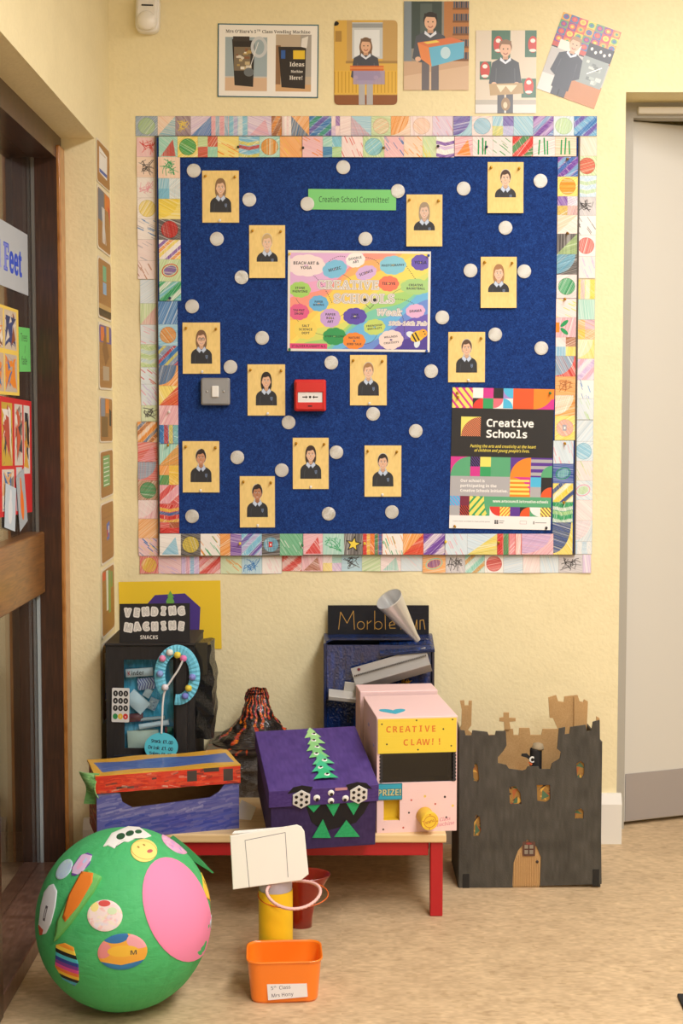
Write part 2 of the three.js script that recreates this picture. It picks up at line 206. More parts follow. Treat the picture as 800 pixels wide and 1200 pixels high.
// [horizontal?, x0, y0, x1, y1, on the board?, label, cells = "width:spec ..."]
const STRIPS = [
  [1, 158, 135, 330, 159, 0, 'outermost top border strip at left, starting with a pale green circle on slate blue', '26:CtG 21:Des 18:Xmy 24:Dlb 21:Vps 22:Vslw 28:Tlp 12:Sno'],
  [1, 330, 135, 531, 159, 0, 'outermost top border strip in the middle, with orange, blue and violet slants', '11:VPw 21:Eob 26:Sbgv 10:QPvl 13:FP 24:Esp 23:CGe 23:Aeo 26:Pl 24:Hlp'.replace('26:Pl', '26:CPe')],
  [1, 531, 135, 700, 159, 0, 'outermost top border strip at right, ending in blue and violet slants', '22:Asv 24:CPs 25:Qsvyl 23:Fs 24:Svls 24:CSG 27:Sbvs'],
  [1, 186, 160, 354, 185, 1, 'top border strip on the board at left, with green circle on yellow and red quarters', '22:Tqr 24:Cyg 23:QGrrq 25:Hyo 24:Zsyr 24:Cqo 26:Hoy'],
  [1, 354, 160, 532, 185, 1, 'top border strip on the board in the middle, with sky circle on mint', '24:Hpo 22:QqsbG 25:HPr 25:CGs 23:Hpb 22:Heo 16:HGy 21:Zwvl'],
  [1, 532, 160, 675, 184, 1, 'top border strip on the board at right, with green cactus drawings', '21:Tpo 24:IPg 23:HPg 24:Srg 26:IPg 25:Ieg'],
  [0, 160, 160, 184, 327, 0, 'left outer border strip at top, with a yellow sun and pink scribbles', '23:Xpr 24:Xek 24:Xwp 25:Cwy 24:Hwab 25:HPa 22:HPn'],
  [0, 164, 327, 186, 494, 0, 'left outer border strip in the middle, of pale blue and green pencil shading', '28:FS 25:DGp 23:HSp 27:ZGS 20:HSGr 25:HSpl 19:XGk'],
  [0, 161, 494, 185, 652, 0, 'left outer border strip at bottom, with a green circle on brown', '24:Sobnw 23:Trp 22:Ars 23:Cng 22:FP 23:Fo 21:Hpby'.replace('22:FP', '22:Ap')],
  [0, 186, 184, 212, 353, 1, 'left border strip on the board at top, with red circle on black', '25:Xeg 24:Qswsw 24:Ayy 24:Ckr 23:Swvoy 26:OGvr 23:Sgws'],
  [0, 186, 353, 209, 520, 1, 'left border strip on the board in the middle, with blue hatching and orange circle', '27:Fb 25:Cso 23:Sbyar 24:Aob 23:Dyr 23:Fp 22:Vbryq'],
  [0, 187, 520, 210, 625, 1, 'left border strip on the board at bottom, with orange and green slants', '25:Dqo 23:Qoygy 22:Spr 22:Zryb 13:Qrnr'],
  [1, 187, 625, 355, 651, 1, 'bottom border strip on the board at left, with yellow circle on black', '25:Tws 23:Cky 23:Hwog 12:Fo 13:Fv 24:Ssvl 21:Cksr 27:Hgw'],
  [1, 355, 625, 521, 650, 1, 'bottom border strip on the board in the middle, with a yellow star on black', '23:Tpr 25:Xqg 22:Jky 23:Vryogb 24:Hwog 24:Dor 25:Svw'],
  [1, 521, 625, 648, 650, 1, 'bottom border strip on the board at right, of pale blue and yellow hatching', '26:HSp 35:DSy 29:Vrgpw 37:Aple'],
  [1, 163, 652, 330, 673, 0, 'lowest border strip at left, starting with a yellow circle on red', '22:Cry 27:Hpl 21:Vlps 25:Srpw 25:HGo 24:Xsb 23:HwP'],
  [1, 330, 650, 495, 670, 0, 'lowest border strip in the middle, with a black shaded pot drawing', '23:Srw 25:Tpn 22:QPqyl 24:Xsk 22:FG 24:TPq 25:HSP'],
  [1, 495, 650, 693, 672, 0, 'lowest border strip at right, with a red circle on white', '27:Oovq 23:Xak 23:Sqow 22:Cwr 23:FS 20:FP 22:FS 28:Xak 10:Fl'],
  [0, 652, 184, 676, 350, 1, 'right border strip on the board at top, with blue waves and a green circle', '23:Svsb 23:Cyo 22:Mvy 22:Dew 24:DkG 24:Aks 28:CPg'.replace('22:Mvy', '22:Qvwye')],
  [0, 650, 350, 674, 516, 1, 'right border strip on the board in the middle, with green leaves and a red square', '22:HPy 23:Lpgo 22:QPnsy 24:Ars 22:Xon 24:Ao 29:Cypa'],
  [0, 647, 516, 671, 650, 1, 'right border strip on the board at bottom, with a green ring on dark blue', '27:HSp 23:Odqg 22:Sydw 24:ZgwG 38:Aydb'],
  [0, 676, 160, 699, 326, 0, 'right outer border strip at top, with two red circles', '22:HeP 23:CGr 25:ZSG 22:Xak 23:Hwk 25:Cwr 26:HPl'],
  [0, 674, 327, 697, 492, 0, 'right outer border strip in the middle, with yellow stripes and mint shading', '23:Vylw 24:Fq 23:Qolye 23:Ayw 25:Slpw 22:HwbS 25:HSG'],
  [0, 672, 492, 695, 650, 0, 'right outer border strip at bottom, of pale pencil drawings', '25:FS 23:CSs 23:HPG 23:OSGp 24:FP 25:ASP 15:VSw'],
];
{
  const K = 4, HH = 1440, slots = []; let row = 0, col = 0;
  const horiz = STRIPS.filter((s) => s[0]), vert = STRIPS.filter((s) => !s[0]);
  const parse = (s) => s.split(' ').map((q) => { const [n, c] = q.split(':'); return [+n, c]; });
  const th = cv(2048, HH, (g, W, H) => horiz.forEach((s, i) => { const x0 = (i % 2) * 1024 + 4, y0 = Math.floor(i / 2) * 116 + 4, w = (s[3] - s[1]) * K, h = (s[4] - s[2]) * K; let x = x0; PALE = s[5] ? 1 : 0.75; const cs = parse(s[7]), sum = cs.reduce((a, c) => a + c[0], 0); for (const [n, c] of cs) { const cw = n / sum * w; cell(g, x, y0, cw, h, c); x += cw; } slots.push([s, [x0 / W, 1 - (y0 + h) / H, (x0 + w) / W, 1 - y0 / H]]); }));
  const tv = cv(1408, 720, (g, W, H) => vert.forEach((s, i) => { const x0 = i * 116 + 4, y0 = 4, w = (s[3] - s[1]) * K, h = (s[4] - s[2]) * K; let y = y0; PALE = s[5] ? 1 : 0.75; const cs = parse(s[7]), sum = cs.reduce((a, c) => a + c[0], 0); for (const [n, c] of cs) { const ch = n / sum * h; cell(g, x0, y, w, ch, c); y += ch; } slots.push([s, [x0 / W, 1 - (y0 + h) / H, (x0 + w) / W, 1 - y0 / H]]); }));
  const mh = T(th, 0.85), mv = T(tv, 0.85);
  slots.forEach(([s, uv], i) => {
    const r = rect(s[1], s[2], s[3], s[4], 0.01), a = rr(0, 6), amp = s[5] ? 0.0012 : 0.0018;
    const g = sheet(r.w - 0.001, r.h - 0.001, { t: 0.0004, nx: s[0] ? 24 : 3, ny: s[0] ? 3 : 24, uv, bend: (u, v) => { const l = s[0] ? u : v, e = s[0] ? v : u; return amp * (1 + Math.sin(l * 14 + a)) * (0.55 + (s[0] ? -e : e * (s[1] < 400 ? -1 : 1)) * 0.9); } });
    const o = mesh('border_strip', g, s[0] ? mh : mv, scene); o.position.set(r.x, r.y, s[5] ? FZ + (s[0] ? 0.0004 : 0) : 0.0006);
    tag(o, s[6], 'paper strip', s[5] ? inner : outer);
  });
}
// ---- silver foil discs
const discG = lathe([[0, 0], [0.0195, 0], [0.0202, 0.0006], [0.0195, 0.0016], [0.012, 0.0019], [0, 0.0017]], 28).rotateX(Math.PI / 2);
const discM = [0.3, 0.42].map((r) => M(0xd3d2cb, r, { metalness: 0.75, bumpMap: rep(crumple, 3), bumpScale: 0.0006 }));
[[227, 200, 'at the upper left corner of the felt'], [402, 196, 'just under the top border above the green banner'], [466, 224, 'at the right end of the green banner'], [360, 239, 'at the left end of the green banner'], [292, 234, 'right of the portrait of the girl in the upper left corner'], [543, 221, 'between the two upper right portraits'], [633, 212, 'in the upper right corner of the felt'], [592, 267, 'under the upper right boy portrait'], [254, 280, 'under the portrait of the girl in the upper left corner'], [428, 280, 'above the rainbow poster'], [283, 325, 'at the lower left corner of the blond boy portrait'], [551, 317, 'left of the curly haired child portrait'], [614, 318, 'right of the curly haired child portrait'], [225, 359, 'above the portrait of the girl in glasses'], [518, 372, 'right of the rainbow poster'], [580, 392, 'at the upper right corner of the brown haired boy portrait'], [634, 408, 'near the right border above the black poster'], [307, 396, 'left of the rainbow poster, lower half'], [505, 435, 'left of the brown haired boy portrait'], [270, 430, 'above the grey metal switch'], [388, 425, 'below the rainbow poster, above the red fire call point'], [437, 485, 'under the reddish haired boy portrait'], [487, 505, 'left of the black header of the school poster'], [338, 495, 'left below the red fire call point'], [394, 530, 'right of the portrait of the long dark haired girl'], [330, 551, 'above right of the lowest girl portrait'], [278, 536, 'right of the portrait of the girl with tied hair'], [225, 605, 'in the lower left corner of the felt'], [385, 602, 'near the bottom border under the long dark haired girl'], [459, 600, 'under the portrait of the dark haired boy at the bottom']]
  .forEach(([x, y, l], i) => { const p = P(x, y, FZ), o = mesh('foil_disc', discG, discM[i % 2], scene); o.position.set(p.x, p.y, FZ + (i === 2 || i === 3 ? 0.0012 : 0)); o.rotation.z = i * 1.7; tag(o, 'round silver foil disc ' + l, 'foil disc', 'silver foil discs on the blue board'); });

// ---- push pins
const pinG = lathe([[0, -0.001], [0.0011, -0.001], [0.0012, 0.0025], [0.0038, 0.003], [0.0038, 0.0038], [0.0021, 0.0048], [0.0019, 0.0082], [0.0032, 0.0095], [0.0032, 0.0105], [0, 0.011]], 14).rotateX(Math.PI / 2);
const PINM = { gold: MAT.gold, white: M(0xece9e2, 0.35), navy: M(0x16244e, 0.35), black: M(0x1c1a1a, 0.35), yellow: M(0xe8c93c, 0.35), green: M(0x2c7d4f, 0.35), blue: M(0x2456b0, 0.35), brown: M(0x8a6428, 0.3, { metalness: 0.6 }) };
function pin(color, px, py, z, where, group) { const p = P(px, py, z), o = mesh('push_pin', pinG, PINM[color], scene); o.position.set(p.x, p.y, z + 0.001); o.rotation.x = R(18); o.rotation.y = R(rr(-14, 14)); return tag(o, color + ' pin ' + where, 'push pin', group); }

// ---- portrait cards
const KIDS = [   // card corners in the picture, skin, hair, style, label, has white pin
  [237, 200, 280, 261, '#e6bd9e', '#8a6a48', 'long', 'girl with long light brown hair', 258, 1, ''],
  [292, 264, 334, 326, '#e8c3a6', '#c9a873', 'short', 'boy with short blond hair', 0, 0, ''],
  [476, 228, 518, 289, '#dfbda6', '#a39078', 'long', 'girl with long ash fair hair', 0, 0, ''],
  [571, 190, 613, 250, '#e6bfa2', '#4a3324', 'short', 'boy with thick brown hair in the upper right corner', 0, 0, ' up right'],
  [563, 301, 605, 361, '#e6bfa4', '#a8784c', 'curly', 'child with reddish curly hair', 0, 0, ''],
  [214, 378, 258, 438, '#e6bb9c', '#7b5a3e', 'glasses', 'girl in glasses with long brown hair', 237, 1, ''],
  [290, 427, 334, 487, '#e3b593', '#241b18', 'long', 'girl with long black hair beside the red fire call point', 314, 1, ' by the alarm'],
  [410, 416, 453, 475, '#e8c0a2', '#a87c4e', 'short', 'boy with reddish hair under the rainbow poster', 433, 1, ''],
  [525, 389, 568, 448, '#e2b898', '#5e4531', 'short', 'boy with short brown hair above the black poster', 548, 1, ''],
  [214, 517, 257, 577, '#c98f6c', '#2d201b', 'bun', 'girl with dark hair tied up', 235, 1, ''],
  [281, 558, 322, 618, '#b87f5c', '#2a1d18', 'bun', 'girl with dark swept back hair, lowest on the board', 302, 1, ''],
  [343, 513, 385, 573, '#e3b899', '#3a2820', 'long', 'girl with long dark brown hair, middle of the bottom row', 364, 1, ''],
  [427, 522, 470, 582, '#e2b596', '#2e221c', 'short', 'boy with dark hair at the right of the bottom row', 448, 1, ' down right'],
];
const KW = 256, KH = 360;
const kidTex = cv(KW * 7, KH * 2, (g) => KIDS.forEach((k, i) => {
  const ox = (i % 7) * KW, oy = Math.floor(i / 7) * KH; g.save(); g.beginPath(); g.rect(ox, oy, KW, KH); g.clip(); g.translate(ox, oy);
  const skin = k[4], hair = k[5], st = k[6], long = st === 'long' || st === 'glasses' || st === 'curly';
  g.fillStyle = long || st === 'curly' ? hair : '#cfcac2'; g.fillRect(0, 0, KW, 200); g.fillStyle = '#2b2c30'; g.fillRect(0, 185, KW, KH);
  g.fillStyle = hair; g.beginPath(); g.ellipse(128, 84, 62, 78, 0, 0, 7); g.fill();
  if (long) { g.fillRect(66, 84, 124, st === 'curly' ? 90 : 130); g.strokeStyle = tone(hair, 26); g.lineWidth = 3; for (let j = 0; j < 16; j++) { g.globalAlpha = 0.5; g.beginPath(); g.moveTo(70 + j * 8, 40); g.quadraticCurveTo(64 + j * 8, 120, 70 + j * 8 + rr(-8, 8), 215); g.stroke(); } g.globalAlpha = 1; }
  if (st === 'bun') { g.beginPath(); g.arc(150, 14, 26, 0, 7); g.fill(); }
  g.fillStyle = '#2b2c30'; g.beginPath(); g.moveTo(0, KH); g.lineTo(4, 262); g.quadraticCurveTo(14, 214, 84, 196); g.lineTo(172, 196); g.quadraticCurveTo(242, 214, 252, 262); g.lineTo(256, KH); g.fill();
  g.strokeStyle = '#43454b'; g.lineWidth = 5; g.beginPath(); g.moveTo(52, KH); g.quadraticCurveTo(46, 300, 62, 262); g.moveTo(204, KH); g.quadraticCurveTo(210, 300, 194, 262); g.stroke();
  g.fillStyle = tone(skin, -22); g.fillRect(104, 140, 48, 66);
  g.fillStyle = '#c7d3e6'; g.beginPath(); g.moveTo(88, 178); g.lineTo(128, 216); g.lineTo(168, 178); g.lineTo(186, 212); g.lineTo(150, 246); g.lineTo(128, 218); g.lineTo(106, 246); g.lineTo(70, 212); g.closePath(); g.fill(); g.strokeStyle = '#8f9fb8'; g.lineWidth = 3; g.stroke();
  g.fillStyle = skin; g.beginPath(); g.ellipse(128, 104, 49, 66, 0, 0, 7); g.fill(); g.fillRect(74, 98, 10, 26); g.fillRect(172, 98, 10, 26);
  g.fillStyle = hair; g.beginPath(); g.moveTo(72, 100); g.quadraticCurveTo(66, 14, 128, 14); g.quadraticCurveTo(192, 14, 184, 100); g.quadraticCurveTo(176, 58, 150, 48); g.quadraticCurveTo(110, 66, 92, 56); g.quadraticCurveTo(80, 72, 72, 100); g.fill();
  g.fillStyle = tone(hair, -30); g.fillRect(98, 82, 22, 5); g.fillRect(138, 82, 22, 5);
  g.fillStyle = '#f5f1ea'; g.beginPath(); g.ellipse(109, 97, 10, 6, 0, 0, 7); g.ellipse(149, 97, 10, 6, 0, 0, 7); g.fill(); g.fillStyle = '#3a2b22'; g.beginPath(); g.arc(109, 97, 5, 0, 7); g.arc(149, 97, 5, 0, 7); g.fill();
  g.strokeStyle = tone(skin, -48); g.lineWidth = 4; g.beginPath(); g.moveTo(128, 100); g.lineTo(122, 122); g.lineTo(132, 124); g.stroke();
  g.fillStyle = '#b05a52'; g.beginPath(); g.moveTo(106, 138); g.quadraticCurveTo(128, 162, 150, 138); g.quadraticCurveTo(128, 144, 106, 138); g.fill(); g.fillStyle = '#f3eee6'; g.beginPath(); g.moveTo(111, 140); g.quadraticCurveTo(128, 150, 145, 140); g.closePath(); g.fill();
  if (st === 'glasses') { g.strokeStyle = '#3b2a24'; g.lineWidth = 4; g.strokeRect(94, 88, 30, 20); g.strokeRect(134, 88, 30, 20); g.beginPath(); g.moveTo(124, 96); g.lineTo(134, 96); g.stroke(); }
  g.strokeStyle = '#7f95b8'; g.lineWidth = 4; g.beginPath(); g.moveTo(178, 272); g.lineTo(202, 272); g.lineTo(200, 296); g.lineTo(190, 308); g.lineTo(180, 296); g.closePath(); g.stroke(); g.beginPath(); g.moveTo(190, 276); g.lineTo(190, 302); g.moveTo(180, 286); g.lineTo(200, 286); g.stroke();
  g.restore();
}));
const kidMat = T(kidTex, 0.6), cardTex = brushMap(240, 208, 132, 8), cardMat = T(cardTex, 0.75);
const bust = (long) => { const s = new THREE.Shape(); s.moveTo(-0.5, 0); s.lineTo(-0.49, 0.26); s.quadraticCurveTo(-0.45, 0.4, -0.2, 0.45); s.lineTo(long ? -0.25 : -0.13, 0.56); s.quadraticCurveTo(-0.27, 0.66, -0.25, 0.8); s.quadraticCurveTo(-0.2, 1, 0, 1); s.quadraticCurveTo(0.2, 1, 0.25, 0.8); s.quadraticCurveTo(0.27, 0.66, long ? 0.25 : 0.13, 0.56); s.lineTo(0.2, 0.45); s.quadraticCurveTo(0.45, 0.4, 0.49, 0.26); s.lineTo(0.5, 0); s.closePath(); return s; };
KIDS.forEach((k, i) => {
  const r = rect(k[0], k[1], k[2], k[3], BZ), t = thing('portrait_card', 'yellow portrait card of a ' + k[7], 'card', [r.x, r.y, FZ], 0, 'portrait cards on the blue board');
  mesh('backing_card', sheet(r.w, r.h, { t: 0.0006, nx: 2, ny: 8, bend: (u, v) => (v < 0 ? 0.02 * v * v * (k[9] ? 0.2 : 1) : 0) }), cardMat, t);
  const w = 0.062, h = 0.098, uv = [(i % 7) / 7, 1 - (Math.floor(i / 7) + 1) / 2, (i % 7 + 1) / 7, 1 - Math.floor(i / 7) / 2];
  const g = cut(bust(['long', 'glasses', 'curly'].includes(k[6])), 0.006, { uv, bounds: [-0.5, 0, 0.5, 1], curve: 10 }).scale(w, h, 0.1).translate(0, -h / 2 + 0.004, 0.0008);
  mesh('portrait_print', g, kidMat, t);
  const who = 'on card of ' + k[7].replace(/ (beside|under|above|in the|lowest|middle|at the right).*$/, k[10]).replace(', ', ' ').replace(/,$/, '');
  pin('gold', k[0] + 4, k[1] + 6, FZ, 'at upper left ' + who, 'gold pins on the portrait cards'); pin('gold', k[2] - 5, k[1] + 7, FZ, 'at upper right ' + who, 'gold pins on the portrait cards');
  if (k[9]) pin('white', k[8], k[3] - 3, FZ, 'at the bottom ' + who, 'white pins on the portrait cards');
});
[['black', 279, 172, 'in the top border strip right of the red quarters'], ['black', 355, 173, 'at the joint of the top border strips left of centre'], ['brown', 449, 173, 'in the top border strip right of the sky blue circle'], ['black', 513, 171, 'in the top border strip with violet lines'], ['navy', 570, 172, 'in the top border strip between the green drawings'], ['navy', 199, 349, 'at the foot of the upper left border strip on the board'], ['white', 198, 482, 'in the pink square of the left border strip'], ['gold', 197, 521, 'at the joint of the two lower left border strips'], ['brown', 664, 186, 'in the upper right corner of the border'], ['brown', 664, 273, 'in the right border strip above the black and green square'], ['gold', 661, 350, 'at the joint under the green circle on the right border'], ['gold', 661, 519, 'at the joint of the right border strips beside the black poster'], ['gold', 660, 588, 'in the right border strip under the blue and yellow square'], ['yellow', 281, 636, 'in the bottom border strip beside the violet square'], ['green', 354, 638, 'at the joint of the bottom border strips left of centre'], ['yellow', 427, 636, 'in the bottom border strip beside the star'], ['yellow', 522, 634, 'at the joint of the bottom border strips right of centre'], ['gold', 584, 635, 'in the bottom border strip under the black poster']].forEach(([c, x, y, l]) => pin(c, x, y, FZ + 0.002, l, 'pins in the drawing border'));

// ---- green banner
{
  const r = rect(361, 222, 464, 246, BZ), b = mesh('paper_banner', sheet(r.w, r.h, { t: 0.0004, nx: 6, bend: (u) => 0.003 * u * u }), T(cv(1024, 236, (g, w, h) => { g.fillStyle = '#7fcf7c'; g.fillRect(0, 0, w, h); g.fillStyle = '#23412c'; g.font = '90px sans-serif'; g.textAlign = 'center'; g.textBaseline = 'middle'; g.fillText('Creative School Committee!', w / 2 + 20, h / 2, 820); }), 0.8), scene);
  b.position.set(r.x, r.y, FZ); b.rotation.z = R(-0.6); tag(b, 'bright green paper banner reading Creative School Committee!', 'banner');
}
// ---- rainbow poster
{
  const r = rect(337, 294, 504, 412, BZ);
  const tex = cv(1400, 990, (g, w, h) => {
    g.fillStyle = '#e3b4dc'; g.fillRect(0, 0, w, h);
    const band = (c, off, wob) => { g.fillStyle = c; g.beginPath(); for (let i = 0; i <= 40; i++) { const t = i / 40, x = t * 2400 - 500, y = off - 0.62 * (x - 700) + wob * Math.sin(t * 19 + off * 0.01); i ? g.lineTo(x, y) : g.moveTo(x, y); } g.lineTo(2400, 3000); g.lineTo(-500, 3000); g.fill(); };
    [['#eda9cd', 20, 60], ['#f59a86', 90, 60], ['#f6b36a', 170, 70], ['#f7d25c', 250, 70], ['#f5dd66', 420, 70], ['#d9dd70', 560, 60], ['#a6d477', 640, 60], ['#7ccbb0', 720, 60], ['#6cb8e4', 790, 60], ['#6b8fd8', 940, 60], ['#6b59b8', 1040, 50], ['#4b3796', 1180, 50]].forEach((q) => band(...q));
    const blob = (x, y, a, b, c, lines, fs, col = '#2b2630', rot = 0) => { g.save(); g.translate(x, y); g.rotate(rot); g.fillStyle = c; for (let i = 0; i < 9; i++) { const t = i * Math.PI * 2 / 9; g.beginPath(); g.ellipse(Math.cos(t) * a * 0.6, Math.sin(t) * b * 0.55, a * 0.46, b * 0.5, 0, 0, 7); g.fill(); } g.fillStyle = col; g.font = 'bold ' + fs + 'px sans-serif'; g.textAlign = 'center'; g.textBaseline = 'middle'; lines.forEach((s, i) => g.fillText(s, 0, (i - (lines.length - 1) / 2) * fs * 1.1)); g.restore(); };
    const curve = (x0, y0, cx, cy, x1, y1, dash) => { g.strokeStyle = '#3b3440'; g.lineWidth = dash ? 6 : 3; g.setLineDash(dash ? [12, 9] : []); g.beginPath(); g.moveTo(x0, y0); g.quadraticCurveTo(cx, cy, x1, y1); g.stroke(); g.setLineDash([]); };
    curve(390, 90, 480, 10, 560, 40, 1); curve(720, 40, 850, 40, 900, 110, 1); curve(480, 210, 600, 220, 650, 330); curve(1130, 60, 1200, 160, 1270, 260, 1); curve(230, 230, 330, 300, 430, 520, 1); curve(1070, 470, 1220, 470, 1280, 540, 1); curve(1090, 560, 1180, 640, 1160, 880, 1); curve(20, 620, 140, 820, 360, 850); curve(60, 470, 90, 540, 170, 560); curve(700, 930, 850, 970, 900, 800); curve(500, 660, 620, 560, 720, 640); curve(1000, 480, 1040, 340, 1330, 330);
    blob(160, 130, 190, 110, '#f6e3df', ['BEACH ART &', 'YOGA'], 42); blob(450, 165, 120, 90, '#7cc3e4', ['MUSIC'], 42, undefined, -0.25); blob(660, 70, 95, 75, '#f4f0ea', ['DOODLE', 'ART'], 34, undefined, -0.2); blob(770, 200, 105, 70, '#d6b2e2', ['SCIENCE'], 36, undefined, -0.35); blob(1040, 120, 130, 95, '#86cbe0', ['PHOTOGRAPHY'], 32, undefined, -0.05); blob(1320, 90, 92, 80, '#6450b4', ['YOGA'], 46, '#181428');
    blob(100, 380, 105, 80, '#a8d468', ['STONE', 'PAINTING'], 32); blob(1000, 310, 100, 78, '#f07a5c', ['TIE DYE'], 38); blob(1275, 340, 150, 80, '#a9d382', ['CREATIVE', 'BASKETBALL'], 32); blob(290, 520, 95, 80, '#6cb6e2', ['PAPER', 'MAKING'], 28); blob(90, 610, 100, 82, '#e4618f', ['TALENT', 'SHOW'], 32); blob(410, 670, 100, 95, '#c9a3dc', ['PAPER', 'ROLL', 'ART'], 34); blob(660, 650, 115, 85, '#5c48ae', ['JUNK', 'CRAFT'], 30, '#181428'); blob(160, 790, 110, 100, '#f2d662', ['SALT', 'SCIENCE', 'DEPT'], 34); blob(455, 860, 115, 88, '#2f9a54', ['STORYTELLING'], 28, '#10301c'); blob(655, 905, 110, 85, '#f28a2c', ['NATURE', '&', 'BIRD TALK'], 30); blob(860, 760, 105, 80, '#c5d86c', ['FRIENDSHIP', 'BRACELETS'], 28, undefined, -0.1); blob(1275, 590, 95, 70, '#e3b3d6', ['DRAMA'], 36, undefined, -0.1); blob(1030, 890, 120, 98, '#f0d9cf', ['WELLNESS', '&', 'CREATIVITY'], 28, undefined, -0.1);
    const title = (s, x, y, f, lw = 16) => { g.font = f; g.textAlign = 'left'; g.textBaseline = 'alphabetic'; g.lineJoin = 'round'; g.strokeStyle = '#8d79a6'; g.lineWidth = lw + 6; g.strokeText(s, x, y); g.strokeStyle = '#fbf6ee'; g.lineWidth = lw; g.strokeText(s, x, y); g.fillStyle = '#c7bfb0'; g.fillText(s, x, y); };
    title('CREATIVE', 270, 370, 'bold 122px serif', 10); title('SCHOOLS', 440, 512, 'bold 128px serif', 10);
    g.fillStyle = '#1c1820'; g.beginPath(); g.arc(760, 480, 18, 0, 7); g.arc(860, 480, 18, 0, 7); g.fill(); g.strokeStyle = '#3b3440'; g.lineWidth = 5; g.beginPath(); g.moveTo(770, 530); g.lineTo(812, 570); g.lineTo(850, 530); g.stroke();
    g.save(); g.transform(1, 0, -0.22, 1, 0, 0); title('Week', 1010, 640, 'bold 92px serif', 8); title('10th-14th Feb', 1160, 740, 'bold 58px serif', 6); g.restore();
    g.save(); g.translate(1300, 850); g.rotate(-0.5); g.fillStyle = '#dfe7ec'; g.beginPath(); g.ellipse(-52, -44, 32, 52, -0.7, 0, 7); g.ellipse(-40, 62, 30, 48, 0.7, 0, 7); g.fill(); g.fillStyle = '#f2c02c'; g.beginPath(); g.ellipse(0, 0, 78, 54, 0, 0, 7); g.fill(); g.fillStyle = '#2a211a'; for (const x of [-48, -14]) g.fillRect(x, -46, 16, 92); g.fillStyle = '#f2a92c'; g.beginPath(); g.arc(62, 0, 44, 0, 7); g.fill(); g.fillStyle = '#1c1410'; g.beginPath(); g.arc(76, -12, 7, 0, 7); g.arc(76, 16, 7, 0, 7); g.fill(); g.restore();
    g.fillStyle = '#e2497f'; g.fillRect(0, 935, 380, 55); g.fillStyle = '#3a1228'; g.font = 'bold 34px sans-serif'; g.textBaseline = 'middle'; g.fillText('ST OLIVER PLUNKETT N.S.', 18, 964, 350);
  });
  const t = thing('poster', 'landscape rainbow coloured poster reading Creative Schools Week with a bee', 'poster', [r.x, r.y, FZ]);
  mesh('white_margin', sheet(r.w, r.h, { t: 0.0005 }), MAT.paperWhite, t); mesh('printed_sheet', sheet(r.w - 0.014, r.h - 0.014, { t: 0.0003 }).translate(0, 0, 0.0006), T(tex, 0.45), t);
  t.rotation.z = R(-0.5);
  [['yellow', 339, 297, 'upper left'], ['blue', 502, 299, 'upper right'], ['green', 339, 409, 'lower left'], ['blue', 500, 411, 'lower right']].forEach(([c, x, y, l]) => pin(c, x, y, FZ, 'in the ' + l + ' corner of the rainbow poster', 'pins of the rainbow poster'));
}
